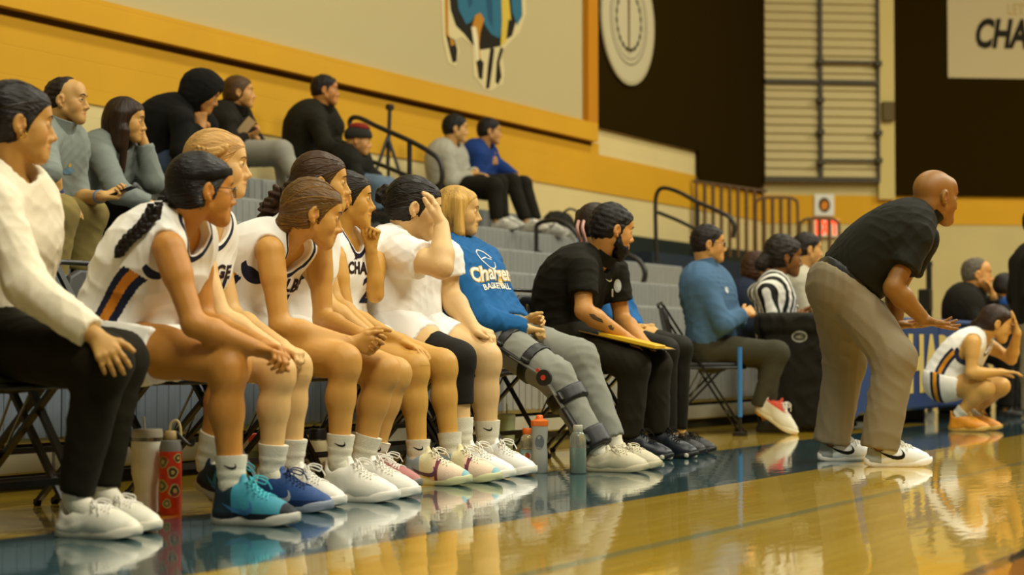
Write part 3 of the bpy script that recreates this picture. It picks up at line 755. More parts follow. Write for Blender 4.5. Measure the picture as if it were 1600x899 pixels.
EYE = _eye()

# ------------------------------------------------------------------ shoes (built once per kind, in their own frame: x to the toe, z up)
SHOES = {}
def make_shoe(kind):
    E = np.eye(3); u = Field(); so = Field()
    st = {'low': .026, 'court': .028, 'bball': .030, 'boot': .024}[kind]
    # sole: foot outline in layers, with a little toe spring
    OX = [(0, 0), (.004, .014), (.012, .025), (.03, .0335), (.06, .0350), (.10, .0340), (.14, .0375), (.18, .0440), (.21, .0455), (.24, .0400), (.26, .0300), (.273, .0170), (.279, 0)]
    OL = [(x, w_) for x, w_ in OX]+[(x, -w_) for x, w_ in OX[-2:0:-1]]
    SV, SF = [], []; nl = len(OL)
    for (z, ins) in ((0, .0035), (.003, .0), (st*.5, -.0012), (st-.005, .0), (st, .003)):
        for (x, w_) in OL:
            cx = .13; sc_ = 1-ins/.045; spring = .016*max(0, (x-.19)/.09)**2+.006*max(0, (.03-x)/.03)**2; SV.append((cx+(x-cx)*(1-ins/.14), w_*sc_+.004*x/.28, z+spring*(1 if z < st else .8)+(.006*max(0, (.06-x)/.06) if z > st*.6 else 0)))
    for a_ in range(4):
        for b_ in range(nl): c_ = (b_+1) % nl; SF.append((a_*nl+b_, a_*nl+c_, (a_+1)*nl+c_, (a_+1)*nl+b_))
    SF += [tuple(range(nl))[::-1], tuple(4*nl+b_ for b_ in range(nl))]
    top_ = {'low': .088, 'court': .080, 'bball': .112, 'boot': .120}[kind]
    c2 = [(A3(0, 0, .018), -UZ)]
    u.rc((.040, 0, .030), (.046, 0, top_-.03), .037, .033, k=.03, clip=c2); u.rc((.085, 0, .035), (.082, 0, top_-.036), .036, .030, k=.03, clip=c2)
    u.rc((.088, 0, top_-.028), (.155, 0, .052), .033, .034, k=.035, clip=c2); u.rc((.150, .002, .036), (.195, .004, .034), .041, .040, k=.03, clip=c2)
    u.rc((.195, .004, .030), (.240, .006, .027), .040, .032, k=.03, clip=c2)
    u.rc((.108, 0, top_-.014), (.132, 0, top_-.030), .019, .022, k=.02)       # tongue
    u.rc((.106, 0, top_+.000), (.100, 0, top_+.016), .016, .015, k=.012, flat=(A3(1, 0, 0), 1.7))
    u.rc((.030, 0, top_-.01), (.022, 0, top_+.014), .020, .013, k=.02, flat=(A3(1, 0, 0), 1.6))
    u.rc((.064, 0, top_-.045), (.058, 0, top_+.08), .030, .037, k=.008, mode='s')
    V, Q = u.mesh(.0036); tree = bvh(V, Q); up = mesh_of('shoe', V, Q, True)
    sole = MB().add(SV, SF).mesh('sole', True)
    lc = MB(); rr = random.Random(4)
    def hit(x, y):
        q = tree.ray_cast(Vector((x, y, .3)), Vector((0, 0, -1)), .4); return np.array(q[0])+A3(0, 0, .002) if q[0] is not None else A3(x, y, .06)
    xs = np.linspace(.122, .185, 6)
    for i, x in enumerate(xs):
        w_ = .017+.002*i
        for a in (-1, 1):
            P = [hit(x+.008*(1-2*t)*-1, a*w_*(1-2*t)) for t in np.linspace(0, 1, 7)]; P = [p+A3(0, 0, .001*math.sin(math.pi*j/6)*(2+a)) for j, p in enumerate(P)]
            lc.tube(P, .0023, 6)
    for a in (-1, 1):     # the bow: two loops and two ends
        c = hit(.118, 0)+A3(0, 0, .003)
        lc.tube(spline([c, c+A3(.014, a*.018, .012), c+A3(.034, a*.040, .004), c+A3(.030, a*.036, -.012), c+A3(.010, a*.020, -.004), c+A3(.002, 0, .001)], 5), .0022, 6)
        lc.tube(spline([c, c+A3(.020, a*.014, .006), c+A3(.042, a*.030, -.006), c+A3(.050, a*.040, -.026)], 5), .0022, 6)
    lace = lc.mesh('lace', True); out = {'up': up, 'sole': sole, 'lace': lace}
    vf = flatmesh(polys=[SWOOSH], size=.105, cell=.008)
    for k_, a in (('r', -1), ('l', 1)):      # the mark on each flank: fat end forward
        VV, FF = [], vf[1]; ok = True
        for x, y in vf[0]:
            q = tree.ray_cast(Vector((.052+x, a*.2, .031+y*.85)), Vector((0, -a, 0)), .3); VV.append(tuple(np.array(q[0])+A3(0, a*.0014, 0)) if q[0] is not None else (x+.052, a*.04, .04+y))
        out['sw'+k_] = mesh_of('swoosh_mark', VV, FF, False)
    SHOES[kind] = out; return out
def put_shoe(kind, mats_, parent, M, label=None, swoosh=None, lace=None):
    d = SHOES.get(kind) or make_shoe(kind); up, sole, lc = mats_
    def o_(n, me, m_, par, M_=None):
        o = bpy.data.objects.new(n, me); COL.objects.link(o)
        if not me.materials: me.materials.append(m_)
        o.material_slots[0].link = 'OBJECT'; o.material_slots[0].material = m_; o.parent = par
        if M_ is not None: o.matrix_local = M_
        return o
    s_ = o_('shoe', d['up'], up, parent, M)
    if label: s_['label'] = label
    o_('sole', d['sole'], sole, s_); o_('laces', d['lace'], lc, s_)
    if swoosh:
        for k in ('swr', 'swl'): o_('swoosh_mark', d[k], swoosh, s_)
    return s_
def kit(up, sole='E8E2D2', lace='EEE8DA', rough=.5):
    return (up if not isinstance(up, str) else mat('shoe_'+up, up, rough, bump=.1, scale=300), mat('sole_'+sole, sole, .5), mat('lace_'+lace, lace, .8))
# ------------------------------------------------------------------ the gym
def struct(name, mb, m, smooth=False, parent=None): 
    o = mb.build(name, m, parent, smooth); 
    if parent is None: o['kind'] = 'structure'
    return o
def nodes(m): return m.node_tree, m.node_tree.nodes['Principled BSDF'], m.node_tree.nodes, m.node_tree.links
def floor_mat():
    m = bpy.data.materials.new('varnished_court'); m.use_nodes = True; nt, b, N, L = nodes(m)
    tc = N.new('ShaderNodeTexCoord'); sp = N.new('ShaderNodeSeparateXYZ'); L.new(tc.outputs['Object'], sp.inputs[0])
    br = N.new('ShaderNodeTexBrick'); br.inputs['Scale'].default_value = 1; br.inputs['Brick Width'].default_value = 1.1; br.inputs['Row Height'].default_value = .057
    br.inputs['Mortar Size'].default_value = .0012; br.inputs['Color1'].default_value = (*lin('D8AE2C'), 1); br.inputs['Color2'].default_value = (*lin('E2BA3E'), 1); br.inputs['Mortar'].default_value = (*lin('A07820'), 1); br.offset = .37
    L.new(tc.outputs['Object'], br.inputs['Vector'])
    ns = N.new('ShaderNodeTexNoise'); mp = N.new('ShaderNodeMapping'); mp.inputs['Scale'].default_value = (1.2, 26, 1); L.new(tc.outputs['Object'], mp.inputs[0]); L.new(mp.outputs[0], ns.inputs['Vector']); ns.inputs['Scale'].default_value = 3; ns.inputs['Detail'].default_value = 5
    mr = N.new('ShaderNodeMapRange'); mr.inputs[3].default_value = .78; mr.inputs[4].default_value = 1.18; L.new(ns.outputs[0], mr.inputs[0])
    mx = N.new('ShaderNodeMix'); mx.data_type = 'RGBA'; mx.blend_type = 'MULTIPLY'; mx.inputs[0].default_value = 1; L.new(br.outputs[0], mx.inputs[6]); L.new(mr.outputs[0], mx.inputs[7]); cur = mx.outputs[2]
    def band(axis, lo, hi, col, cur, lo2=None, hi2=None):
        def seg(o, a, c):
            g = N.new('ShaderNodeMath'); g.operation = 'GREATER_THAN'; g.inputs[1].default_value = a; L.new(sp.outputs[o], g.inputs[0])
            l = N.new('ShaderNodeMath'); l.operation = 'LESS_THAN'; l.inputs[1].default_value = c; L.new(sp.outputs[o], l.inputs[0])
            x = N.new('ShaderNodeMath'); x.operation = 'MULTIPLY'; L.new(g.outputs[0], x.inputs[0]); L.new(l.outputs[0], x.inputs[1]); return x.outputs[0]
        f = seg(axis, lo, hi)
        if lo2 is not None:
            x = N.new('ShaderNodeMath'); x.operation = 'MULTIPLY'; L.new(f, x.inputs[0]); L.new(seg(0, lo2, hi2), x.inputs[1]); f = x.outputs[0]
        mm = N.new('ShaderNodeMix'); mm.data_type = 'RGBA'; L.new(f, mm.inputs[0]); L.new(cur, mm.inputs[6]); mm.inputs[7].default_value = (*lin(col), 1); return mm.outputs[2]
    cur = band(1, 2.80, 3.80, '2C5258', cur)            # painted sideline strip
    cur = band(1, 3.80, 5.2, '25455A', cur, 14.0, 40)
    cur = band(1, 2.07, 2.12, 'A49A58', cur)            # thin line of the coaching box
    cur = band(1, 1.13, 1.18, '2A2618', cur); cur = band(1, -9, 1.13, 'C47A1C', cur)
    L.new(cur, b.inputs['Base Color']); b.inputs['Roughness'].default_value = .22; b.inputs['Specular IOR Level'].default_value = .5
    b.inputs['Coat Weight'].default_value = 1; b.inputs['Coat Roughness'].default_value = .035; b.inputs['Coat IOR'].default_value = 1.6
    n2 = N.new('ShaderNodeTexNoise'); mp2 = N.new('ShaderNodeMapping'); mp2.inputs['Scale'].default_value = (2.2, 7, 1); L.new(tc.outputs['Object'], mp2.inputs[0]); L.new(mp2.outputs[0], n2.inputs['Vector']); n2.inputs['Scale'].default_value = 2.4; n2.inputs['Detail'].default_value = 3
    bp = N.new('ShaderNodeBump'); bp.inputs['Strength'].default_value = .07; bp.inputs['Distance'].default_value = .010; L.new(n2.outputs[0], bp.inputs['Height']); L.new(bp.outputs[0], b.inputs['Coat Normal']); L.new(bp.outputs[0], b.inputs['Normal'])
    return m
struct('floor', MB().box((-3, -14, -.1), (34, 9, 0)), floor_mat())
def block_mat(name, col, rough=.8):
    m = bpy.data.materials.new(name); m.use_nodes = True; nt, b, N, L = nodes(m); b.inputs['Roughness'].default_value = rough; b.inputs['Base Color'].default_value = (*lin(col), 1)
    tc = N.new('ShaderNodeTexCoord'); mp = N.new('ShaderNodeMapping'); mp.inputs['Rotation'].default_value = (math.radians(90), 0, 0); L.new(tc.outputs['Object'], mp.inputs[0])
    br = N.new('ShaderNodeTexBrick'); br.inputs['Scale'].default_value = 1; br.inputs['Brick Width'].default_value = .4; br.inputs['Row Height'].default_value = .2; br.inputs['Mortar Size'].default_value = .006; br.inputs['Mortar Smooth'].default_value = .3
    L.new(mp.outputs[0], br.inputs['Vector']); bp = N.new('ShaderNodeBump'); bp.invert = True; bp.inputs['Strength'].default_value = .35; bp.inputs['Distance'].default_value = .01; L.new(br.outputs['Fac'], bp.inputs['Height']); L.new(bp.outputs[0], b.inputs['Normal'])
    n = N.new('ShaderNodeTexNoise'); n.inputs['Scale'].default_value = 1.3; r = N.new('ShaderNodeMapRange'); r.inputs[3].default_value = .9; r.inputs[4].default_value = 1.08; L.new(tc.outputs['Object'], n.inputs[0]); L.new(n.outputs[0], r.inputs[0])
    mx = N.new('ShaderNodeMix'); mx.data_type = 'RGBA'; mx.blend_type = 'MULTIPLY'; mx.inputs[0].default_value = 1; mx.inputs[6].default_value = (*lin(col), 1); L.new(r.outputs[0], mx.inputs[7]); L.new(mx.outputs[2], b.inputs['Base Color']); return m
CREAM = block_mat('painted_block_cream', 'D2BD80'); YEL = block_mat('painted_block_yellow', 'CC9600'); NVY = mat('wall_navy', '1D2830', .75)
BEIGE = mat('banner_beige', 'B7A878', .8); DARK = mat('curtain_black', '241C02', .95, bump=.3, scale=30, spec=.03); BLK = mat('metal_black', '15120B', .38, spec=.5); BLKM = mat('rail_black', '1C1508', .45)
WV, UE = 9.0, 24.5
wall = struct('wall_back', MB().box((-3, WV, 0), (UE+.3, WV+.25, 8.4)), CREAM)
def part_of(w, name, mb, m): return mb.build(name, m, w)
part_of(wall, 'navy_band', MB().box((-3, WV-.012, 0), (UE, WV, 1.87)), NVY)
part_of(wall, 'yellow_stripe', MB().box((-3, WV-.014, 2.30), (19.3, WV, 2.84)).box((19.3, WV-.014, 2.30), (UE, WV, 2.72)), YEL)
part_of(wall, 'painted_shadow_strip', MB().box((-3, WV-.02, 2.80), (19.1, WV-.015, 2.86)), mat('groove_shadow_brown', '5E4410', .9))  # dark strip painting in the shaded groove line below the raised banner border
# the end wall is not quite square to the side wall
E0 = A3(UE, WV, 0); ED = nrm(PZ(1600, 500, 26.3)-PZ(1193, 500, 25.9)); ED[2] = 0; ED = nrm(ED); EN = nrm(np.cross(UZ, ED)); EN = EN if np.dot(EN, -CF) > 0 else -EN
E0 = PZ(1190, 549, 25.9); E0[2] = 0
def EW(x, d, z): return E0+ED*x+EN*d+UZ*z         # along the wall, out of it, up
def ebox(mb, x0, x1, z0, z1, d0=0, d1=.02, bev=0):
    M = Matrix(((ED[0], EN[0], 0, E0[0]), (ED[1], EN[1], 0, E0[1]), (ED[2], EN[2], 1, 0), (0, 0, 0, 1))); return mb.box((x0, d0, z0), (x1, d1, z1), bev, M)
def EX(px):                                       # picture column to distance along the end wall
    d = ray(px, 449); A = np.array([[d[0], -ED[0]], [d[1], -ED[1]]]); t, x = np.linalg.solve(A, E0[:2]-CAM[:2]); return x
def EZ(py, px=1300): p = CAM+ray(px, py)*1.0; s_ = np.linalg.norm((E0+ED*EX(px)-CAM)[:2])/np.linalg.norm(ray(px, py)[:2]); return CAMZ+ray(px, py)[2]*s_
end = struct('wall_end', ebox(MB(), -.4, 22, 0, 8.4, -.25, 0), mat('end_cream', 'BFAD74', .85, var=.12, scale=6))
for nm, x0, x1, y0, y1, m_, d in (('yellow_stripe', 1150, 2600, 305.5, 350, YEL, .012), ('yellow_edge', 1384, 1398, -400, 306, YEL, .013)):
    ebox_ = ebox(MB(), EX(x0), EX(x1), EZ(y1), EZ(y0), 0, d); part_of(end, nm, ebox_, m_)
# framed banner high on the side wall, its yellow border proud of the blocks
fr = empty('banner', (10, WV, 3.0), 'huge pale banner with blue and black running figure in a yellow frame', 'banner'); ORG[fr.name] = A3(10, WV, 3.0)
MB().box((-3, WV-.032, 3.04), (18.85, WV-.022, 8.3)).build('panel', BEIGE, fr)
MB().box((-3, WV-.10, 2.84), (19.1, WV-.022, 3.04)).build('lower_border', YEL, fr); MB().box((18.85, WV-.10, 3.04), (19.1, WV-.022, 8.3)).build('side_border', mat('border_orange', 'B97A10', .8), fr)
def wallpoly(nm, pts, m_, d, parent=fr, v=WV):
    P = [PV(x, y, v-.035) for x, y in pts]; n = len(P); mb = MB(); mb.add([p-A3(0, d, 0) for p in P]+[p for p in P], [tuple(range(n)), *[(i, i+n, (i+1) % n+n, (i+1) % n) for i in range(n)]]); return mb.build(nm, m_, parent)
halo = mat('print_halo', 'CDBD88', .8); pb = mat('print_blue', '2A6478', .7); pk = mat('print_dark', '1B1606', .7); po = mat('print_orange', 'B07818', .7); py_ = mat('print_yellow', 'C8AC3C', .7); pw = mat('print_white', 'D8CCA0', .7); pd = mat('print_deepblue', '1E4C64', .7)
wallpoly('figure_outline', [(688, -30), (692, 60), (700, 98), (712, 104), (718, 80), (712, 62), (722, 58), (738, 72), (740, 118), (750, 130), (756, 140), (768, 142), (778, 134), (786, 132), (788, 110), (784, 80), (800, 62), (812, 50), (822, 20), (820, -30)], halo, .001)
wallpoly('figure_trunk', [(700, -30), (704, 16), (712, 40), (726, 54), (738, 70), (750, 78), (764, 76), (782, 72), (790, 62), (800, 56), (806, 34), (800, -30)], pk, .002)
wallpoly('figure_cloth', [(712, -30), (716, 14), (728, 38), (736, 34), (742, 24), (750, 22), (758, 40), (768, 54), (780, 60), (786, 30), (782, -30)], pb, .003)
wallpoly('figure_fold', [(726, -30), (732, 14), (738, 6), (736, -30)], pd, .0035)
wallpoly('figure_fold', [(756, -30), (762, 30), (770, 46), (768, -30)], pd, .0035)
wallpoly('figure_sleeve', [(796, -30), (800, 18), (808, 40), (816, 24), (814, -30)], pb, .003)
wallpoly('figure_sash', [(782, -30), (784, 30), (782, 72), (790, 66), (794, 30), (798, 32), (792, -30)], py_, .004)
wallpoly('figure_leg', [(694, -30), (696, 56), (704, 66), (700, 50), (700, -30)], po, .004)
wallpoly('figure_hoof', [(697, 56), (701, 74), (707, 98), (713, 96), (714, 78), (710, 62)], pk, .004); wallpoly('figure_patch', [(702, 60), (704, 72), (710, 70), (708, 62)], po, .005)
wallpoly('figure_leg', [(742, 24), (736, 46), (742, 72), (746, 112), (752, 110), (748, 70), (750, 50), (756, 30), (750, 20)], po, .005)
wallpoly('figure_shin', [(736, 42), (740, 70), (744, 96), (748, 94), (746, 60), (743, 42)], pw, .006)
wallpoly('figure_hoof', [(744, 96), (748, 122), (753, 124), (755, 98), (750, 92)], pk, .006)
wallpoly('figure_leg', [(766, 74), (762, 104), (759, 138), (764, 138), (768, 110), (772, 76)], pk, .005)
wallpoly('figure_leg', [(782, 74), (776, 96), (774, 128), (778, 132), (783, 120), (780, 98), (786, 76)], pk, .005)
# long black curtain and the round seal banner
cu = MB(); cu.box((19.15, WV-.06, 3.02), (22.15, WV-.02, 8.3)).box((22.15, WV-.06, 2.66), (UE-.02, WV-.02, 8.3))
tag(cu.build('wall_curtain', DARK), 'tall black wall covering between the framed banner and the louvred window', 'curtain')
cen = PV(980, 32, WV-.075); seal = empty('seal_banner', cen, 'round cream seal banner hanging on the black wall covering', 'banner'); ORG[seal.name] = cen
def disc(r, d, n=48): return [(r*math.cos(a), r*math.sin(a)) for a in np.linspace(0, 2*math.pi, n, endpoint=False)]
fnv = lambda a, b, t: cen+A3(a, -t, b)
MB().prism(disc(.74, 0), fnv, .0, .02).build('disc', mat('seal_cream', 'B8AE88', .75), seal)
def ring(r0, r1, m_, nm, t):
    mb = MB(); n = 48; V = []; Fc = []
    for r in (r0, r1):
        for a in np.linspace(0, 2*math.pi, n, endpoint=False): V.append(fnv(r*math.cos(a), r*math.sin(a), t))
    mb.add(V, [(i, (i+1) % n, n+(i+1) % n, n+i) for i in range(n)]); return mb.build(nm, m_, seal)
ring(.70, .73, mat('seal_rim', 'A89C74', .8), 'rim', .022); ring(.50, .515, mat('seal_ink', '4A4228', .8), 'inner_ring', .022); ring(.44, .45, mat('seal_ink', '4A4228', .8), 'inner_ring', .022)
lv = MB()
for sg in (-1, 1):
    for k in range(9):
        a = math.radians(-80+k*18); c = (sg*.34*math.cos(a), .34*math.sin(a)); d = a+math.pi/2 if sg > 0 else a+math.pi/2
        t = (-sg*math.sin(a)*.10, math.cos(a)*.10); n_ = (sg*math.cos(a)*.03, math.sin(a)*.03)
        lv.add([fnv(c[0]-t[0]*.6, c[1]-t[1]*.6, .023), fnv(c[0]+n_[0], c[1]+n_[1], .023), fnv(c[0]+t[0]*.7, c[1]+t[1]*.7, .023), fnv(c[0]-n_[0], c[1]-n_[1], .023)], [(0, 1, 2, 3)])
lv.build('laurel_wreath', mat('seal_green', '2E3018', .8), seal)
MB().add([fnv(-.03, .5, .023), fnv(.03, .5, .023), fnv(.02, -.3, .023), fnv(0, -.42, .023), fnv(-.02, -.3, .023)], [(0, 1, 2, 3, 4)]).build('torch', mat('seal_brown', '5A3418', .8), seal)
# louvred window in the end wall
wx = [(EX(1194), EX(1277)), (EX(1283), EX(1368))]; win = ebox(MB(), EX(1192), EX(1370), EZ(281), 6.2, 0, .03); win = win.build('window_1', mat('window_backing', '8E7C44', .9)); win['kind'] = 'structure'; ORG[win.name] = A3(0, 0, 0)
zb, zt = EZ(279), 6.0; n = int((zt-zb)/.118); SLT = mat('slat_cream', 'B8A468', .6)
me = MB().box((0, -.014, -.057), (1, .014, .062), .008, Matrix.Rotation(.28, 4, 'X')).mesh('slat')
for (x0, x1) in wx:
    for i in range(n):
        z = zb+.06+i*.118; o = obj('slat', me, SLT if not me.materials else None, win); M = Matrix(((ED[0]*(x1-x0), EN[0], 0, 0), (ED[1]*(x1-x0), EN[1], 0, 0), (0, 0, 1, 0), (0, 0, 0, 1))); M.translation = Vector(EW(x0, .07, z)); o.matrix_local = M
FR = mat('frame_dark', '3A3010', .6)
for nm, x0, x1, z0, z1 in (('mullion', 1277, 1283, zb, 6.1), ('jamb', 1368, 1372, zb, 6.1), ('sill', 1192, 1372, zb-.06, zb), ('rail', 1194, 1368, EZ(133), EZ(127))):
    ebox(MB(), EX(x0), EX(x1), z0, z1, .05, .14).build(nm, FR, win)
for px_, y0_ in ((1279, 95), (1279, 155), (1279, 205), (1279, 252), (1369, 97), (1369, 205), (1369, 248)):
    ebox(MB(), EX(px_-6), EX(px_+5), EZ(y0_+8), EZ(y0_), .12, .2, .01).build('hinge_bracket', FR, win)
for y_ in (97, 250): ebox(MB(), EX(1285), EX(1368), EZ(y_+4), EZ(y_), .12, .15).build('push_rod', FR, win)
ebox(MB(), EX(1371), EX(1396), 2.6, 8.3, 0, .10).build('pilaster', mat('pilaster_cream', 'C4B06C', .85), end); tag(ebox(MB(), EX(1375), EX(1394), EZ(190), EZ(160), .10, .18, .01).build('speaker_box', mat('box_brown', '5C4E28', .7)), 'small brown box mounted on the pilaster beside the louvred window', 'box')
tag(ebox(MB(), EX(1396), 21, EZ(305), 8.3, .03, .07).build('wall_curtain', DARK), 'wide black wall covering at the right behind the coach', 'curtain')
bn = empty('championship_banner', EW(EX(1560), .1, EZ(60)), 'white championship banner with slanted dark lettering, on the right black covering', 'banner'); ORG[bn.name] = EW(EX(1560), .1, EZ(60))
ebox(MB(), EX(1480), EX(1760), EZ(120), EZ(-90), .08, .10).build('cloth', mat('banner_white', 'B4A478', .8), bn)
def wtext(txt, px, py, size, m_, parent, nm, shear=0, d=.105, bold=.0, w_=1., M0=None):
    V, Fc = flatmesh(txt, size=size, bold=bold, shear=shear, cell=9); z = EZ(py); x = EX(px); P = [EW(x+a*w_, d, z+b)-ORG[parent.name] for a, b in V]; return obj(nm, mesh_of(nm, P, Fc, False), m_, parent)
wtext('CHAMPIONS', 1632, 52, .54, mat('ink_black', '1E1A0E', .8), bn, 'lettering', .25, bold=.022, w_=.66); wtext("LET'S", 1592, 12, .22, mat('ink_gold', 'A88C50', .8), bn, 'small_lettering', 0, w_=.7)
# mascot-style square sign and the lit exit sign
sg = empty('square_sign', EW(EX(1288), .02, EZ(321)), 'small white square sign with black disc and orange mark above the exit sign', 'sign'); ORG[sg.name] = EW(EX(1288), .02, EZ(321)); so = ORG[sg.name]
ebox(MB(), EX(1272), EX(1303), EZ(338), EZ(304), .014, .04, .004).build('plate', mat('plate_white', 'D8D4C0', .6), sg)
fs = lambda a, b, t: EW(EX(1287.5)+a, t, EZ(321)+b)
MB().prism([(x*.8, y) for x, y in disc(.10, 0, 28)], fs, .04, .043).build('disc', mat('plate_black', '1A1608', .7), sg)
MB().prism([(-.035, -.07), (-.05, .0), (-.02, .05), (.0, .075), (.012, .03), (.045, .06), (.05, -.01), (.03, -.06)], fs, .043, .046).build('mark', mat('plate_orange', 'D08024', .7), sg)
ex = empty('exit_sign', EW(EX(1290), .02, EZ(357)), 'lit exit sign with red letters on the end wall', 'sign'); ORG[ex.name] = EW(EX(1290), .02, EZ(357))
ebox(MB(), EX(1270), EX(1310), EZ(371), EZ(343), .014, .07, .006).build('housing', mat('exit_white', 'E0D4B4', .5), ex)
wtext('EXIT', 1290, 357, .26, mat('exit_red', 'E04828', .5, emit='FF4A28', estr=1.6), ex, 'letters', 0, d=.075, bold=.016, w_=.58)
# ------------------------------------------------------------------ bleachers
V0, DV, Z0, DZ = 5.04, .56, .426, .236
bl = empty('bleachers', (11, V0, 0), 'grey and blue moulded plastic bleachers stepping up to the side wall', 'bleachers'); ORG[bl.name] = A3(11, V0, 0)
ROWS = [(k, -1.5, {0: 14.6, 1: 15.0, 2: 15.8, 3: 16.4, 4: 17.6, 5: 17.2, 6: 16.6}[k]) for k in range(7)]
PL = mat('bench_plastic', '85857E', .6, bump=.1, scale=80, var=.10); PLB = mat('bench_plastic_blue', '5E6874', .6, bump=.1, scale=80, var=.12)
DK = mat('deck_dark', '2A2A20', .8); RI = mat('riser_grey', '9C9884', .6, var=.1, scale=30)
for k, u0, u1 in ROWS:
    v = V0+k*DV; z = Z0+k*DZ
    MB().box((u0, v+.06, 0), (u1-.02, min(v+DV+.06, 8.95), z-.10)).build('deck', DK, bl)
    MB().box((u0, v+.30, z-.10), (u1-.02, min(v+DV, 8.95), z-.07), .005).build('footboard', mat('footboard', '6A6450', .7), bl)
sm = MB(); sm.box((.006, 0, -.238), (.454, .04, 0), .010)                        # moulded front with ribs, then the seat top
for i in range(5): sm.box((.045+i*.078, -.004, -.225), (.088+i*.078, .002, -.02), .004)
sm.box((.008, .02, -.035), (.452, .32, .0), .014); me = sm.mesh('seat_module'); cnt = 0
for k, u0, u1 in ROWS:
    v = V0+k*DV; z = Z0+k*DZ; u = u1-.46
    lo = {0: 4.5, 1: 4.5, 2: 4.5, 3: 5, 4: 5, 5: 6, 6: 6}[k]
    while u > lo and cnt < 296:
        o = bpy.data.objects.new('seat_module', me); COL.objects.link(o); o.parent = bl; o.location = (u-11, v-V0, z); cnt += 1
        if not me.materials: me.materials.append(PL)
        if u < 9.5 or (cnt*7) % 5 == 0: o.material_slots[0].link = 'OBJECT'; o.material_slots[0].material = PLB if u < 9.5 else PL
        u -= .46
fb = MB().box((0, 0, 0), (1.82, .03, .098), .008).mesh('front_board')
for i in range(11):
    for j, z in enumerate((.06, .175, .29)):
        o = obj('front_board', fb, RI if not fb.materials else None, bl); o.location = (-1.5+i*1.84-11, V0+.03-V0, z)
# the next section, farther along
b2 = empty('bleachers', (21, 7.6, 0), 'far grey bleacher block behind the referee, past the handrail', 'bleachers'); ORG[b2.name] = A3(21, 7.6, 0)
MB().box((19.2, 8.3, 0), (22.6, 8.95, 1.62)).build('platform', mat('platform_navy', '222C36', .7), b2)
for k in range(2):
    MB().box((19.8, 7.1+k*.6, 0), (23.5, 7.7+k*.6, .95+k*.3)).build('deck', DK, b2)
    for i in range(8): o = bpy.data.objects.new('seat_module', me); COL.objects.link(o); o.parent = b2; o.location = (19.8+i*.46-21, 7.08+k*.6-7.6, 1.0+k*.3)
def rail(pts, lab, r=.021, posts=(), u=None, low=None):
    """tubular handrail: pts are world points of the top tube"""
    b = pts[0]; rt = empty('handrail', (b[0], b[1], 0), lab, 'handrail'); ORG[rt.name] = A3(b[0], b[1], 0)
    MB().tube(spline(pts, 6), r, 10).build('top_rail', BLKM, rt, True)
    if low: MB().tube(spline(low, 5), r*.85, 8).build('lower_rail', BLKM, rt, True)
    for a, z in posts: MB().tube([a, A3(a[0], a[1], z)], r, 8).build('post', BLKM, rt, True)
    return rt
def r3(u): return lambda x, y: PU(x, y, u)
q = r3(13.5)
rail([q(548, 205), q(547, 188), q(560, 184), q(590, 198), q(640, 220), q(672, 238), q(687, 252), q(691, 275), q(686, 300)], 'black handrail sloping down the aisle beside the tripod', low=[q(548, 242), q(580, 252), q(640, 276)], posts=[(q(548, 205), q(548, 330)[2]), (q(640, 222), q(640, 330)[2])])
q = r3(15.2)
rail([q(838, 352), q(850, 346), q(872, 345), q(892, 356), q(905, 372)], 'black aisle rail in the middle of the bleachers left of the bearded man', low=[q(838, 392), q(870, 410), q(905, 428)], posts=[(q(838, 352), q(838, 475)[2])])
q = r3(15.6)
rail([q(905, 378), q(950, 388), q(985, 400), q(1002, 412), q(1008, 430), q(1000, 450), q(985, 461), q(950, 464)], 'looped end of a black handrail behind the bearded man', r=.024)
q = r3(17.9)
rail([q(1026, 410), q(1024, 330), q(1026, 304), q(1036, 294), q(1060, 300), q(1090, 316), q(1120, 329), q(1140, 340), q(1147, 352), q(1146, 372)], 'black handrail with rounded corner at the right end of the bleachers', low=[q(1028, 332), q(1060, 345), q(1092, 361)], posts=[(q(1090, 316), q(1090, 360)[2])])
# guard rails with upright bars by the side wall
GR = mat('guard_brown', '5A3C10', .6)
def guard(x0, x1, y0, y1, n, Z, lab, rnd=True, dip=0):
    P0, P1 = PZ(x0, y0, Z), PZ(x1, y0+dip, Z); zb_ = PZ(x0, y1, Z)[2]; rt = empty('guard_rail', (P0[0], P0[1], zb_), lab, 'railing', 'guard rails with upright bars'); ORG[rt.name] = A3(P0[0], P0[1], zb_)
    D = P1-P0; r = .018; lo0 = P0.copy(); lo0[2] = zb_; lo1 = P1.copy(); lo1[2] = zb_
    cr = .10 if rnd else .01; e = nrm(A3(D[0], D[1], 0))
    MB().tube(spline([lo0, P0-UZ*cr, P0-UZ*cr*.3+e*cr*.3, P0+e*cr, P1-e*cr, P1-UZ*cr*.3-e*cr*.3, P1-UZ*cr, lo1], 4), r, 8).build('frame', GR, rt, True)
    for i in range(1, n):
        a = P0+D*i/n; b = lo0+(lo1-lo0)*i/n; MB().tube([b, a], .022, 6).build('bar', GR, rt, True)
    return rt
guard(1088, 1192, 284, 402, 8, 23.6, 'tallest brown guard rail, under the black wall covering', False, 14)
guard(1181, 1246, 309, 400, 5, 22.5, 'middle brown guard rail with rounded corners, in front of the end wall')
guard(1250, 1311, 342, 430, 4, 21.5, 'lowest brown guard rail, in front of the exit sign')
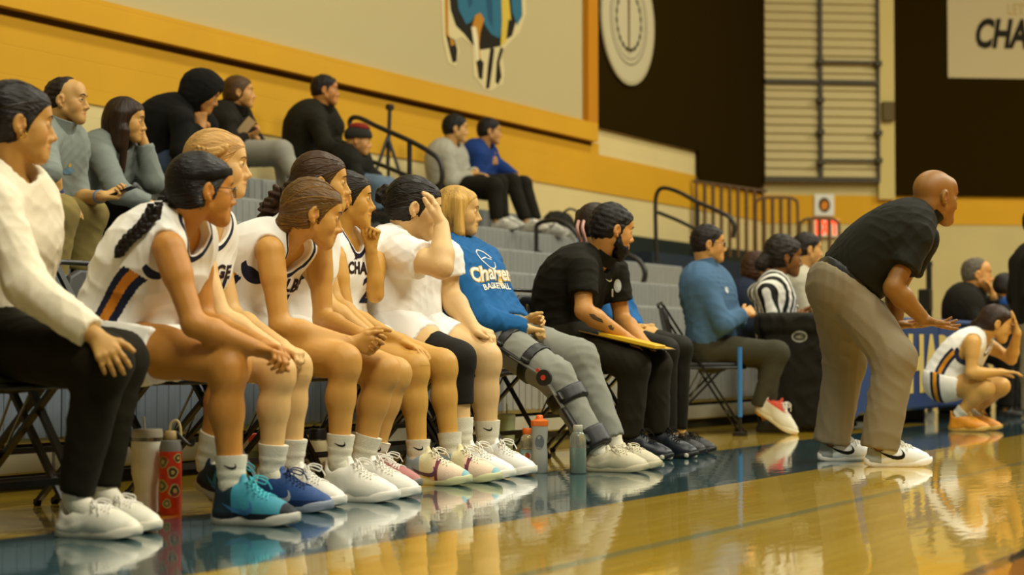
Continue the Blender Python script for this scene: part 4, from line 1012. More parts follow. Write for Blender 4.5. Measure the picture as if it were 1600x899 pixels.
# tripod on the top row
tp = PV(606, 262, 8.66); zt_ = Z0+6*DZ-.07; tr = empty('camera_tripod', (tp[0], tp[1], zt_), 'black camera tripod standing on the top row behind the handrail', 'tripod'); ORG[tr.name] = A3(tp[0], tp[1], zt_)
tt = PV(606, 214, 8.66); th_ = PV(609, 172, 8.66)
MB().tube([tt-UZ*.25, th_], .018, 8).build('column', BLKM, tr, True); MB().box(th_-A3(.03, .03, .0), th_+A3(.03, .03, .05), .008).build('head', BLKM, tr)
for a in (0.5, 2.6, 4.7):
    f_ = A3(tp[0]+.24*math.cos(a), tp[1]+.24*math.sin(a), zt_); MB().tube([tt, f_], [.016, .012], 6).build('leg', BLKM, tr, True)

# ------------------------------------------------------------------ folding chairs
PADM = mat('pad_vinyl_black', '17130A', .5, bump=.15, scale=200); STEEL = mat('chair_steel', '100D06', .35, spec=.45); CHR = mat('chair_edge', '8A8678', .25, .8)
def chair(label=None):
    """faces -y, origin on the floor under the seat"""
    rt = empty('folding_chair', (0, 0, 0), label, 'chair', 'team folding chairs along the bench'); W = .225
    sp = MB(); sp.prism([(x, y) for x, y in [(-.20, -.22), (-.215, -.17), (-.215, .14), (-.19, .18), (.19, .18), (.215, .14), (.215, -.17), (.20, -.22), (.16, -.235), (-.16, -.235)]], lambda a, b, t: A3(a, b, t), .425, .462)
    s_ = obj('seat', sp.mesh('seat'), PADM, rt); 
    b = s_.modifiers.new('b', 'BEVEL'); b.width = .012; b.segments = 2
    MB().tube([A3(-W+.005, .19, .425), A3(-W+.005, -.22, .428), A3(-W+.05, -.245, .428), A3(W-.05, -.245, .428), A3(W-.005, -.22, .428), A3(W-.005, .19, .425)], .010, 8).build('seat_rim', STEEL, rt, True)
    bp = MB(); yb = lambda z: .20+(z-.45)*.22
    prof = [(-.205, .60), (-.21, .66), (-.205, .74), (-.18, .795), (-.12, .82), (.12, .82), (.18, .795), (.205, .74), (.21, .66), (.205, .60), (.15, .585), (-.15, .585)]
    bp.prism(prof, lambda a, z, t: A3(a, yb(z)+t, z), -.018, .012); o = obj('backrest', bp.mesh('backrest'), PADM, rt); b = o.modifiers.new('b', 'BEVEL'); b.width = .010; b.segments = 2
    V, Fc = flatmesh('ACC', size=.155, bold=.006, cell=9); V2, F2 = flatmesh('ACC', size=.155, bold=.013, cell=9)
    g = obj('gold_outline', mesh_of('gold_outline', [(x*.80, yb(.70+y)-.0215, .70+y) for x, y in V2], F2, False), mat('acc_gold', 'C8A23C', .7), o); l_ = obj('lettering', mesh_of('lettering', [(x*.80, yb(.70+y)-.0235, .70+y) for x, y in V], Fc, False), mat('acc_grey', '56626C', .7), o)
    for s in (-1, 1):
        MB().bar((s*W, .285, .83), (s*W, -.235, .012), .013, .028, (1, 0, 0)).build('front_leg', STEEL, rt)
        MB().bar((s*(W-.02), -.10, .425), (s*(W-.02), .30, .012), .013, .028, (1, 0, 0)).build('rear_leg', STEEL, rt)
        for y, nm in ((-.235, 1), (.30, 2)): MB().box((s*(W if nm == 1 else W-.02)-.009, y-.016, 0), (s*(W if nm == 1 else W-.02)+.009, y+.014, .024), .005).build('foot_cap', mat('rubber', '0F0D08', .8), rt)
        MB().tube([A3(s*W-.006*s, .02, .40), A3(s*(W-.02), .13, .19)], .005, 6).build('link_rod', CHR, rt, True)
    MB().tube([A3(-W, .285, .825), A3(-W+.03, .293, .845), A3(W-.03, .293, .845), A3(W, .285, .825)], .010, 8).build('top_tube', STEEL, rt, True)
    MB().bar((-W, -.155, .135), (W, -.155, .135), .010, .022).build('crossbar', STEEL, rt); MB().bar((-W+.02, .21, .10), (W-.02, .21, .10), .010, .022).build('crossbar', STEEL, rt); MB().bar((-W+.02, .12, .205), (W-.02, .12, .205), .010, .02).build('crossbar', STEEL, rt)
    return rt
SEATV = 4.22
CH = [(4.40, 'under the woman in the cream sweatshirt', 4.10), (4.91, 'under the player in glasses', SEATV), (5.42, 'under the blonde player with a braid', SEATV), (5.91, 'under the player with clasped hands', SEATV), (6.39, 'under the curly haired player', SEATV), (6.87, 'under the player with fist at mouth', SEATV),
      (7.35, 'under the player with the knee sleeve', SEATV), (7.84, 'behind the woman in the blue hoodie, gold letters half hidden', 4.45), (8.33, 'standing empty left of the bearded man, letters in full view', 4.50), (8.82, 'under the bearded man in black polo', SEATV), (9.32, 'under the woman hidden behind the bearded man', SEATV), (3.90, 'empty, at the left edge of the bench', 4.15)]
c0 = chair()
for i, (u, l, v) in enumerate(CH):
    c = c0 if i == 0 else copytree(c0); c.location = (u, v, 0); c.rotation_euler[2] = math.radians((i*37 % 7)-3); c['label'] = 'black padded folding chair '+l
bpy.context.view_layer.update()
# ------------------------------------------------------------------ bottles under the chairs
def bottle(name, label, px, py, Z, prof, m, parts=(), cat='bottle', n=28):
    p = PZ(px, py, Z); p[2] = 0; rt = empty(name, p, label, cat, 'bottles under the bench'); ORG[rt.name] = p
    MB().lathe(prof, p, n).build('body', m, rt, True)
    for nm, pr, mm in parts: MB().lathe(pr, p, n).build(nm, mm, rt, True)
    return rt, p
FZ = lambda py: FPX*CAMZ/(py-550)                  # depth of a floor point in this picture row
lid = mat('lid_clear', 'B8B09A', .15, spec=.7); 
z = FZ(801); s_ = z/3000
def pr(*a): return [(r*s_, h*s_) for r, h in a]
rt, p = bottle('tumbler', 'large cream steel tumbler with straw behind the white sneakers', 229, 801, z, pr((15, 0), (18, 1), (18.5, 40), (24, 62), (24.5, 118), (24.5, 120)), mat('marbled_cream', 'F2EAD6', .35, var=.3, scale=60), [('lid', pr((25, 119), (25, 124), (24, 130), (23, 131)), lid), ('steel_band', pr((24.8, 112), (24.8, 118)), mat('steel', '9A9484', .25, 1))], 'tumbler')
MB().tube([p+UZ*.20, p+UZ*s_*150-CR*.012], .004, 8).build('straw', mat('straw_white', 'D8D2BC', .3), rt, True)
for a in (-1,): MB().tube(spline([p+CR*a*-.045+UZ*.22, p+CR*a*-.085+UZ*.21, p+CR*a*-.085+UZ*.12, p+CR*a*-.042+UZ*.11], 5), .006, 8).build('handle', lid, rt, True)
z = FZ(803); s_ = z/3000
rt, p = bottle('water_bottle', 'red water bottle covered in round stickers with a carry loop', 266, 802, z, pr((16, 0), (17.5, 2), (17.5, 98)), mat('bottle_red', 'DA3610', .35), [('grey_neck', pr((17.5, 98), (17.5, 104), (15, 114), (9, 116)), mat('bottle_grey', '83827A', .4)), ('cap', pr((9, 116), (10, 117), (10, 128), (8, 130)), mat('cap_tan', 'C4A870', .5))])
MB().tube(spline([p+UZ*s_*120-CR*.004, p+UZ*s_*140, p+UZ*s_*146+CR*.018, p+UZ*s_*138+CR*.030, p+UZ*s_*118+CR*.034], 6), .0045, 8).build('carry_loop', mat('loop_cream', 'D0BC84', .5), rt, True)
MB().tube(spline([p+UZ*s_*128+CR*.018, p+UZ*s_*112+CR*.05, p+UZ*s_*108+CR*.07, p+UZ*s_*118+CR*.075], 6), .007, 8).build('clip', mat('clip_dark', '2A2418', .4), rt, True)
st = [mat('sticker_cream', 'C8AE62', .5), mat('sticker_green', '6E7448', .5)]
R_ = 17.5*s_
for i, (a, h_, r_) in enumerate(((-2.1, 82, 9), (-1.2, 66, 9), (-2.2, 45, 9.5), (-1.0, 38, 10), (-1.7, 18, 7), (-.7, 88, 7))):
    for j, (q_, mm, of) in enumerate(((1., st[0], .0010), (.72, mat('sticker_dark', '4A3A18', .5) if i % 2 else st[1], .0016), (.34, st[0], .0022))):
        V = []; 
        for t in np.linspace(0, 2*math.pi, 14, endpoint=False):
            an_ = a+(r_*q_*math.cos(t)*(1+.18*math.sin(3*t+i)))/17.5; an2 = an_+math.atan2(CR[1], CR[0])+math.pi/2*0; hh = (h_+r_*q_*math.sin(t)*1.1)*s_
            V.append(p+CR*math.cos(an_)*-(R_+of)*-1*1+CF*math.sin(an_)*(R_+of)+UZ*hh)
        MB().add(V, [tuple(range(14))]).build('sticker', mm, rt)
z = FZ(762)
s_ = z/3000
bottle('water_bottle', 'cream steel flask with black screw cap behind the white basketball shoes', 496, 757, z, pr((16, 0), (17, 2), (17, 62), (15, 70), (13.5, 74)), mat('flask_cream', 'C9B98C', .4), [('neck_ring', pr((13.5, 72), (13.5, 76)), mat('steel', '9A9484', .25, 1)), ('cap', pr((14, 76), (14, 90), (13, 92)), mat('cap_black', '15120B', .45))])
z = FZ(748); s_ = z/3000
bottle('sports_bottle', 'small clear sports bottle with red cap behind the blue shoe', 396, 745, z, pr((9, 0), (10, 1), (10, 50), (7, 58)), mat('bottle_smoke', '8A8058', .2), [('cap', pr((7, 57), (8, 58), (8, 69), (6, 71)), mat('cap_red', 'C23418', .4)), ('label_band', pr((10.2, 22), (10.2, 44)), mat('band_green', '5E6448', .5))])
z = FZ(716); s_ = z/3000
rt, p = bottle('tumbler', 'pale green steel tumbler with straw left of the orange capped bottles', 792, 712, z, pr((8, 0), (9, 2), (9.5, 20), (12.5, 34), (13, 62)), mat('tumbler_sage', 'A3AA80', .4), [('lid', pr((13, 62), (13.5, 63), (13.5, 68), (12, 70)), mat('lid_sage', 'B4BA92', .4))], 'tumbler'); MB().tube([p+UZ*.12, p+UZ*s_*85], .0035, 8).build('straw', mat('straw_sage', 'B4BA92', .4), rt, True)
z = FZ(736); s_ = z/3000
glassy = mat('clear_plastic', 'C8C4B0', .08, trans=.75, spec=.5)
rt, p = bottle('sports_drink', 'clear ribbed sports drink bottle with orange cap and label', 824, 727, z, pr((10.5, 0), (12, 2), (12, 8), (11.4, 10), (12, 12), (12, 34), (10.8, 40), (12, 46), (9, 55), (6.5, 58)), glassy, [('cap', pr((7, 57), (7.6, 58), (7.6, 66), (6.8, 67)), mat('cap_orange', 'DE6A1C', .4)), ('label_band', pr((12.2, 13), (12.2, 33)), mat('label_blue', '8DB4B8', .4)), ('drink', pr((10, 2), (11, 3), (11, 22)), mat('drink_clear', '9A947C', .1, trans=.5))])
def front_disc(p, R_, h_, r_, mm, rt, of=.0012, nm='emblem', tall=1.):
    V = [p+CR*math.sin((r_*math.cos(t))/R_)*(R_+of)-CF*math.cos((r_*math.cos(t))/R_)*(R_+of)+UZ*(h_+r_*tall*math.sin(t)) for t in np.linspace(0, 2*math.pi, 18, endpoint=False)]
    MB().add(V, [tuple(range(18))]).build(nm, mm, rt)
front_disc(p, 12.2*s_, 24*s_, 6.5*s_, mat('emblem_white', 'DCD4BC', .5), rt, .0012); front_disc(p, 12.2*s_, 24*s_, 3.6*s_, mat('emblem_orange', 'C2502A', .5), rt, .002, 'bolt_mark', 1.3)
rt, p = bottle('squeeze_bottle', 'tall grey squeeze bottle with orange lid beside the clear bottle', 843, 733, z*.985, pr((11, 0), (12.5, 2), (12.5, 30), (11.5, 44), (12.5, 56), (12.8, 72)), mat('bottle_silver', '98978C', .35), [('lid', pr((13, 72), (13.5, 74), (13.5, 80), (6, 83), (5, 88), (4, 89)), mat('cap_orange', 'DE6A1C', .4))])
front_disc(p, 12.2*s_, 48*s_, 7*s_, mat('bottle_mark', '5A5E60', .5), rt, .0022, 'bolt_mark', 1.5)
z = FZ(740); s_ = z/3000
rt, p = bottle('sports_drink', 'half full bottle of turquoise sports drink beside the beige sneaker', 903, 735, z, pr((11.5, 0), (13, 2), (12.4, 16), (13, 18), (13, 44), (13, 56), (9, 64), (7, 66)), glassy, [('drink', pr((11.5, 1.5), (12.2, 3), (12.2, 40)), mat('drink_turquoise', '3FA8A8', .1, spec=.5)), ('cap', pr((7, 66), (7.5, 67), (7.5, 75), (6.5, 76)), mat('cap_pale', 'A8A490', .4))])
# ------------------------------------------------------------------ the team bench
FAC = A3(0, -1, 0)
def U(u): return A3(u, 0, 0)
WHITE, NAVY, ORG_, GOLD = 'EFEBE0', '1B2038', 'C8741A', 'D89A1E'
skinT = dict(blush=1)
def jersey_mat(q0, w0=.013, w1=.034, name='jersey_cloth', half=1, side=True, orange='D08022'):
    L = [('q', -w1, w1, NAVY), ('q', -w0, w0, orange)] if side else []
    return bands(name, WHITE, [('q', 1, 2, WHITE)]+L+[('pat', -1, .0115, NAVY)], .72, .12, 600)
def stripe_q(H, off=0., slope=0., tmin=-9):
    """distance from the side seam, measured front to back along the bent torso; only on the flanks"""
    ts = np.linspace(-.1, 1.05, 24); C = np.array([H.sp(t) for t in ts]); Fr = np.array([H.fr(t) for t in ts])
    def fn(V):
        D = ((V[:, None, :]-C[None])**2); D = D@(1-np.abs(H.S)); k = D.argmin(1); x = ((V-C[k])*Fr[k]).sum(1); s_ = np.abs(V@H.S-H.c0)
        return np.where((s_ > .06*H.w) & (ts[k] < .74), x-off-slope*(ts[k]-.5), 9.)
    return fn
# 1 --- leftmost: cream sweatshirt, dark joggers
def bench_sweatshirt():
    h = Human('woman in cream sweatshirt and dark joggers seated leftmost on the bench', U(4.40), FAC,
              dict(pelvis=(-4, 532), mid=(-14, 410), neck=(12, 286), head=(28, 198), rsh=(-4, 322, -.16), lsh=(8, 320, .13), rel=(42, 448, -.19), rwr=(152, 528, -.155), lel=(20, 440, .19), lwr=(70, 500, .06),
                   rkn=(160, 566, -.09), lkn=(185, 562, .12), ran=(118, 778, -.09), lan=(160, 765, .11)), w=1.02, skin='C4904E', head=(24, 2, 0), hs=1.0)
    D = nrm(on(178, 566, h.S, h.c0-.185)-h.J['rwr']); N = nrm(-UZ*.45-CR*.45+A3(.9, 0, 0))
    h.skin_mesh(arms='rl', hands=[dict(sd='r', D=D, N=N, pose='drape', spread=.16, thumb=(.75, .7, .05))], tintkw=dict(brow='1E150C'))
    h.top('sweatshirt', mat('fleece_cream', 'E8DCC0', .95, bump=.25, scale=500), kind='long', inf=.030, hem=-.02, slv=1.90, r0=.068, r1=.062, amp=.007, seed=11, neck=(.062, .01, .0), hemr=.02)
    h.pants('joggers', mat('jersey_dark_olive', '1C1A10', .9, bump=.2, scale=500), end=.97, r=(.108, .086, .078, .050), amp=.006, seed=5, seat=.02)
    h.hair(multi(cap(.016, .015), chain([(4, 190, 0), (-8, 230, 0), (2, 275, -.02)], [.05, .045, .03])), '1A1209', amp=.0012, strands=90)
    MB().tube([h.hw(.004, -.083, -.032)+h.hs*.0105*(math.cos(a)*CR*.8+math.sin(a)*UZ) for a in np.linspace(0, 6.0, 14)], .0016, 6).build('earring', mat('gold', 'C89A30', .25, 1), h.root, True)
    for sd, y in (('r', 4), ('l', -3)): h.shoe(sd, 'court', kit('EFE8D2', 'E9E0C8'), yaw=y, L=1.02, label='white leather sneaker' if sd == 'r' else None)
    for sd in 'rl': h.sock(sd, mat('sock_white', 'E4DCC4', .95, bump=.4, scale=300), .035)
    return h
# 2 --- glasses and black headband
def bench_glasses():
    h = Human('player with glasses, dark braid and black headband, forearms on her thighs', U(4.95), FAC,
              dict(pelvis=(196, 531), mid=(220, 436), neck=(280, 358), head=(316, 302), rsh=(264, 388, -.155), lsh=(306, 380, .14), rel=(303, 508, -.17), rwr=(404, 546, -.06),
                   rkn=(358, 575, -.10), lkn=(366, 572, .13), ran=(362, 762, -.10), lan=(324, 722, .14), lel=(318, 502, .14), lwr=(412, 540, .02)), w=.98, skin='BE7E36', head=(30, 0, 0), hs=.97)
    D = nrm(on(446, 556, h.S, h.c0-.06)-h.J['rwr']); N = nrm(-UZ-CR*.1-CF*.2)
    h.skin_mesh(hands=[dict(sd='r', D=D, N=N, pose='grip', thumb=(.2, .9, .4)), dict(sd='l', D=D, N=N, pose='grip', thumb=(.3, .9, .4))], tintkw=dict(brow='140D06'))
    h.top('jersey', jersey_mat(0), kind='jersey', inf=.022, hem=-.03, amp=.010, seed=21, neck=(.060, .035, .028), attrs={'q': stripe_q(h, .078, .06)}, hemr=.02)
    h.pants('shorts', bands('shorts_cloth', WHITE, [('q', -.034, .034, NAVY), ('q', -.013, .013, 'D8931F')], .75, .1, 500), kind='shorts', end=.46, r=(.108, .100), amp=.010, seed=7, waist=.14, seat=.022,
            attrs={'q': lambda V: np.where(np.abs(V@h.S-h.c0) > .10, (V-h.J['pelvis'])@FAC+.02+.25*(V-h.J['pelvis'])[:, 2], 9.)})
    h.hair(cap(.015, .014), '120D07', strands=80)
    h.hair(braid([h.hw(-.085, 0, -.03), on(252, 326, h.S, h.c0-.05), h.surf(240, 338, .014), h.surf(222, 358, .016), h.surf(204, 376, .016), h.surf(188, 396, .014)], .019, .013, 14), '17100A', name='braid', label='dark braid down her back')
    hb = MB(); fl = h.f
    ring = []
    for a in np.linspace(0, 2*math.pi, 40, endpoint=False):
        p = h.hw(-.008+.112*math.cos(a)*.93, .088*math.sin(a), .052+.022*math.cos(a)); ring.append(p)
    P = fl.hit(np.array([h.hc+(p-h.hc)*1.25 for p in ring]), np.array([-nrm(p-h.hc) for p in ring]), off=np.array([.004 if (p-h.hc)@h.HR[0] > .055 else .0135 for p in ring]))
    hb.tube(np.vstack([P, P[:2]]), .0026, 8, flat=(h.HR[2], 4.6)); hb.build('headband', mat('band_black', '0D0C0A', .8), h.root, True)
    glasses(h, '2A2015')
    for sd, y, pt in (('r', 3, 0), ('l', -6, 24)):
        h.shoe(sd, 'bball', (bands('shoe_teal', '3E8FA0', [('x', -1, .085, '22333C'), ('z', -1, .036, '1C2024'), ('x', .235, 1, '1E2226')], .55, .2, 300), mat('sole_grey', 'C8C2B2', .5), mat('lace_teal', '4FB6C0', .7)), yaw=y, pitch=pt, L=1.10, swoosh=mat('mark_blue', '2E6C9C', .5), label='teal and black basketball shoe')
        h.sock(sd, mat('sock_white', 'E4DCC4', .95), .098, swoosh=sd == 'r')
    return h
def glasses(h, col, r=.0019, fit=0.):
    g = MB(); Hh = h.hw
    for y in (-1, 1):
        P = [Hh(.104-.010*abs(math.cos(a))*(1 if math.cos(a) > 0 else -.2), y*(.033+.0225*math.cos(a)*(abs(math.cos(a))**-.35 if abs(math.cos(a)) > .01 else 1)), .004+.0165*math.sin(a)*(abs(math.sin(a))**-.35 if abs(math.sin(a)) > .01 else 1)) for a in np.linspace(0, 2*math.pi, 25)]
        g.tube(P, r*h.hs, 6)
        g.tube(spline([Hh(.096, y*.058, .012), Hh(.06, y*.072, .014), Hh(.01, y*.077, .014), Hh(-.012, y*.079, .010), Hh(-.026, y*.076, -.012)], 4), r*.8*h.hs, 6)
    g.tube([Hh(.106, -.011, .010), Hh(.110, 0, .013), Hh(.106, .011, .010)], r*h.hs, 6)
    o = g.build('glasses', mat('frame_'+col, col, .35), h.root, True); return o
def numb(h, items):
    """print on the chest, each piece laid where its middle is seen: (name, text, size, px, py, font stretch)"""
    V, Q = h.topVQ; tr = bvh(V, Q)
    for nm, txt, size, px, py, fw in items:
        p = h.surf(px, py); t = min(1, max(0, float(np.dot(p-h.J['pelvis'], nrm(h.J['neck']-h.J['pelvis'])))/float(np.linalg.norm(h.J['neck']-h.J['pelvis'])))); n = nrm(h.fr(t)-h.S*.45)
        decal(nm, flatmesh(txt, size=size, bold=.003, spacing=1.05, cell=.014, font_w=fw), p, nrm(h.S+h.fr(t)*.45*.6), h.tg(t), tr, mat('print_maroon', '2C1A2A', .7) if size < .1 else mat('print_navy', '1B2038', .7), h.top_o, n=n)
# 3 --- blonde braid, behind 2
def bench_blonde_braid():
    h = Human('blonde player in white jersey 11 with a braid, beside the player in glasses', U(5.42), FAC,
              dict(pelvis=(272, 530), mid=(272, 440), neck=(322, 342), head=(341, 262), rsh=(302, 376, -.15), lsh=(332, 376, .14), rel=(345, 496, -.16), rwr=(430, 545, -.05),
                   rkn=(437, 580, -.11), lkn=(463, 572, .11), ran=(424, 738, -.11), lan=(456, 728, .12), lel=(362, 494, .15), lwr=(440, 540, .05)), w=.95, skin='DFAE72', head=(6, 0, 0), hs=.98)
    D = nrm(A3(0, -1, -.4)); N = nrm(-UZ-CR*.1)
    h.skin_mesh(hands=[dict(sd='l', D=D, N=N, pose='grip')], tintkw=dict(brow='8A6232'))
    h.top('jersey', jersey_mat(0), kind='jersey', inf=.018, hem=-.03, amp=.006, seed=31, neck=(.060, .035, .028), attrs={'q': stripe_q(h, .0)}, hemr=.02)
    h.pants('shorts', bands('shorts_cloth', WHITE, [('q', -.034, .034, NAVY), ('q', -.013, .013, 'D8931F')], .75, .1, 500), kind='shorts', end=.42, r=(.106, .098), amp=.008, seed=8, waist=.14, seat=.02, attrs={'q': lambda V: np.full(len(V), 9.)})
    h.hair(cap(.015, .015), 'BC9050', strands=90); h.hair(braid([h.hw(-.07, -.075, .055), h.hw(-.03, -.088, .045), h.hw(.0, -.09, .05), h.hw(.03, -.082, .065)], .011, .010, 8), 'C49A58', name='crown_braid')
    h.hair(braid([h.hw(-.06, -.06, -.04), (318, 352, -.20), (321, 385, -.21), (322, 430, -.20), (321, 470, -.19)], .017, .011, 14), 'C09450', name='braid', label='long blonde braid')
    for sd, y in (('r', 4), ('l', -6)):
        r = sd == 'r'
        h.shoe(sd, 'bball', (bands('shoe_blue', '28487C', [('x', -1, .03, 'E0DCCC'), ('z', -1, .04, '1B2F58')], .55, .25, 260) if r else kit('E6E2D4')[0], mat('sole_blue' if r else 'sole_white', '8C94A0' if r else 'E6E0D0', .5), mat('lace_navy' if r else 'lace_white', '24365C' if r else 'E8E4D8', .7)), yaw=y, L=1.07, swoosh=mat('mark_silver', 'A8ACB0', .4), label='royal blue basketball shoe' if r else 'white basketball shoe')
        h.sock(sd, mat('sock_white', 'E4DCC4', .95), .092)
    numb(h, [('jersey_lettering', 'ALLEGE', .062, 328, 424, 1), ('jersey_number', '11', .14, 333, 458, 1)])
    return h
# 4 --- brown hair, hands clasped
def bench_clasped():
    h = Human('brown haired player in white jersey leaning forward with clasped hands over her knees', U(5.90), FAC,
              dict(pelvis=(392, 533), mid=(382, 442), neck=(447, 375), head=(489, 339), rsh=(422, 392, -.155), lsh=(498, 392, .15), rel=(437, 510, -.17), rwr=(548, 537, -.03),
                   rkn=(541, 563, -.11), lkn=(603, 578, .13), ran=(530, 722, -.11), lan=(566, 722, .10), lel=(505, 500, .14), lwr=(564, 524, .03)), w=.95, skin='CB9148', head=(14, 12, -2), hs=1.0)
    h.skin_mesh(hands=[dict(sd='r', D=nrm(CR-UZ*.12+CF*.12), N=nrm(CF+UZ*.25), pose='laced', spread=.2, thumb=(.7, .9, .0)), dict(sd='l', D=nrm(CR*.9-UZ*.5-CF*.3), N=nrm(-CF+UZ*.2-CR*.1), pose='laced', spread=.2, thumb=(.7, .6, .2))], tintkw=dict(brow='3A2410'))
    h.top('jersey', jersey_mat(0), kind='jersey', inf=.020, hem=-.03, amp=.008, seed=41, neck=(.064, .045, .045), attrs={'q': stripe_q(h, .05, .03)}, hemr=.02)
    h.pants('shorts', bands('shorts_cloth', WHITE, [('q', -.034, .034, NAVY), ('q', -.013, .013, 'D8931F')], .75, .1, 500), kind='shorts', end=.40, r=(.106, .098), amp=.008, seed=9, waist=.14, seat=.02, attrs={'q': lambda V: np.full(len(V), 9.)})
    h.hair(multi(cap(.018, .018), chain([h.hw(-.075, 0, -.01), h.hw(-.095, 0, -.05), (404, 372, 0), (382, 388, 0), (362, 412, -.02), (350, 430, -.03)], [.040, .030, .018, .014, .011, .006])), '5E4218', strands=110)
    for sd, y in (('r', 2), ('l', 0)):
        h.shoe(sd, 'bball', kit('EAE5D6'), yaw=y, L=1.12, label='white basketball shoe', dz=0); h.sock(sd, mat('sock_white', 'E4DCC4', .95), .098, swoosh=sd == 'r')
    numb(h, [('jersey_lettering', 'ALBGA', .068, 462, 448, 1), ('jersey_number', '4', .15, 462, 492, 1)])
    return h
# 5 --- curly hair, behind 4
def bench_curly():
    h = Human('player with curly brown ponytail in white jersey, sitting tall behind the brown haired player', U(6.36), FAC,
              dict(pelvis=(455, 534), mid=(452, 440), neck=(484, 352), head=(503, 290), rsh=(476, 384, -.15), rel=(512, 480, -.15), rwr=(575, 524, -.08), lsh=(496, 380, .13), lel=(522, 474, .13), lwr=(585, 524, .02),
                   rkn=(596, 585, -.10), lkn=(622, 583, .10), ran=(562, 722, -.08), lan=(584, 716, .06)), w=.95, skin='CE9850', head=(8, 0, 0), hs=.98)
    h.skin_mesh(tintkw=dict(brow='2A1A0C'))
    h.top('jersey', jersey_mat(0), kind='jersey', inf=.018, hem=-.03, amp=.005, seed=51, neck=(.062, .04, .035), attrs={'q': stripe_q(h, .03)}, hemr=.02)
    h.pants('shorts', bands('shorts_cloth', WHITE, [('q', -.034, .034, NAVY), ('q', -.013, .013, 'D8931F')], .75, .1, 500), kind='shorts', end=.42, r=(.106, .098), amp=.008, seed=19, waist=.14, seat=.02, attrs={'q': lambda V: np.where(np.abs(V@h.S-h.c0) > .10, (V-h.J['pelvis'])@FAC-.03, 9.)})
    h.hair(cap(.017, .016), '3E2812', flow='back', strands=100); h.hair(chain([h.hw(-.09, 0, 0), (440, 312, 0), (428, 330, 0), (424, 346, 0)], [.035, .046, .052, .040]), '3A2412', name='ponytail', flow='curl', amp=.006, label='curly ponytail')
    for sd, y in (('r', 2), ('l', -4)):
        h.shoe(sd, 'bball', (bands('shoe_pink', 'B4766E', [('x', .19, 1, 'B87C76')], .6, .25, 260), mat('sole_smoke', '7C786C', .5), mat('lace_white', 'E8E4D8', .8)), yaw=y, L=1.03, label='dusty pink basketball shoe'); h.sock(sd, mat('sock_white', 'E4DCC4', .95), .070, swoosh=sd == 'l')
    return h
# 6 --- fist at mouth
def bench_fist():
    h = Human('dark haired player in white jersey 2 holding her fist to her mouth', U(6.75), FAC,
              dict(pelvis=(520, 532), mid=(512, 450), neck=(533, 374), head=(544, 315), rsh=(523, 404, -.155), rel=(541, 490, -.17), rwr=(628, 534, -.08),
                   rkn=(650, 573, -.10), lkn=(694, 568, .12), ran=(654, 722, -.10), lan=(705, 710, .12), lel=(586, 460, .10), lwr=(580, 388, .06)), w=.98, aw=.92, skin='CE9646', head=(8, 0, 0), hs=.97)
    h.skin_mesh(hands=[dict(sd='r', D=nrm(A3(0, -1, -.35)), N=nrm(-UZ-CR*.2), pose='rest'), dict(sd='l', D=nrm(UZ+CR*.15), N=nrm(-CR*.6-CF*.8), pose='fist', thumb=(.3, .9, .6))], tintkw=dict(brow='1A1008'))
    h.top('jersey', jersey_mat(0), kind='jersey', inf=.016, hem=-.03, amp=.005, seed=61, neck=(.060, .035, .028), attrs={'q': stripe_q(h, .03)}, hemr=.018)
    h.pants('shorts', bands('shorts_cloth', WHITE, [('q', -.034, .034, NAVY), ('q', -.013, .013, 'D8931F')], .75, .1, 500), kind='shorts', end=.42, r=(.106, .098), amp=.008, seed=29, waist=.14, seat=.02, attrs={'q': lambda V: np.full(len(V), 9.)})
    h.hair(multi(cap(.013, .012), chain([h.hw(-.09, 0, 0), h.hw(-.125, 0, -.03)], [.035, .036])), '1E150A', strands=100)
    zone = bands('shoe_multi', 'E8C8A8', [('x', -1, .085, '93A2AC'), ('x', .085, .135, 'DDD2A2'), ('x', .148, .162, '80404A'), ('x', .165, .24, 'E6CDB0'), ('x', .25, 1, '86B4BC')], .55, .25, 260)
    for sd, y in (('r', 2), ('l', -2)):
        h.shoe(sd, 'bball', (zone, mat('sole_lime', 'CCCB98', .5), mat('lace_cream', 'E8E0C8', .8)), yaw=y, L=1.09, swoosh=mat('mark_plum', '5C3C50', .5), label='pastel multicoloured basketball shoe'); h.sock(sd, mat('sock_white', 'E4DCC4', .95), .088, swoosh=sd == 'r')
    numb(h, [('jersey_lettering', 'CHATT', .062, 566, 420, 1), ('jersey_number', '2', .15, 572, 456, 1), ('chest_mark', 'x', .03, 556, 400, 1)])
    return h
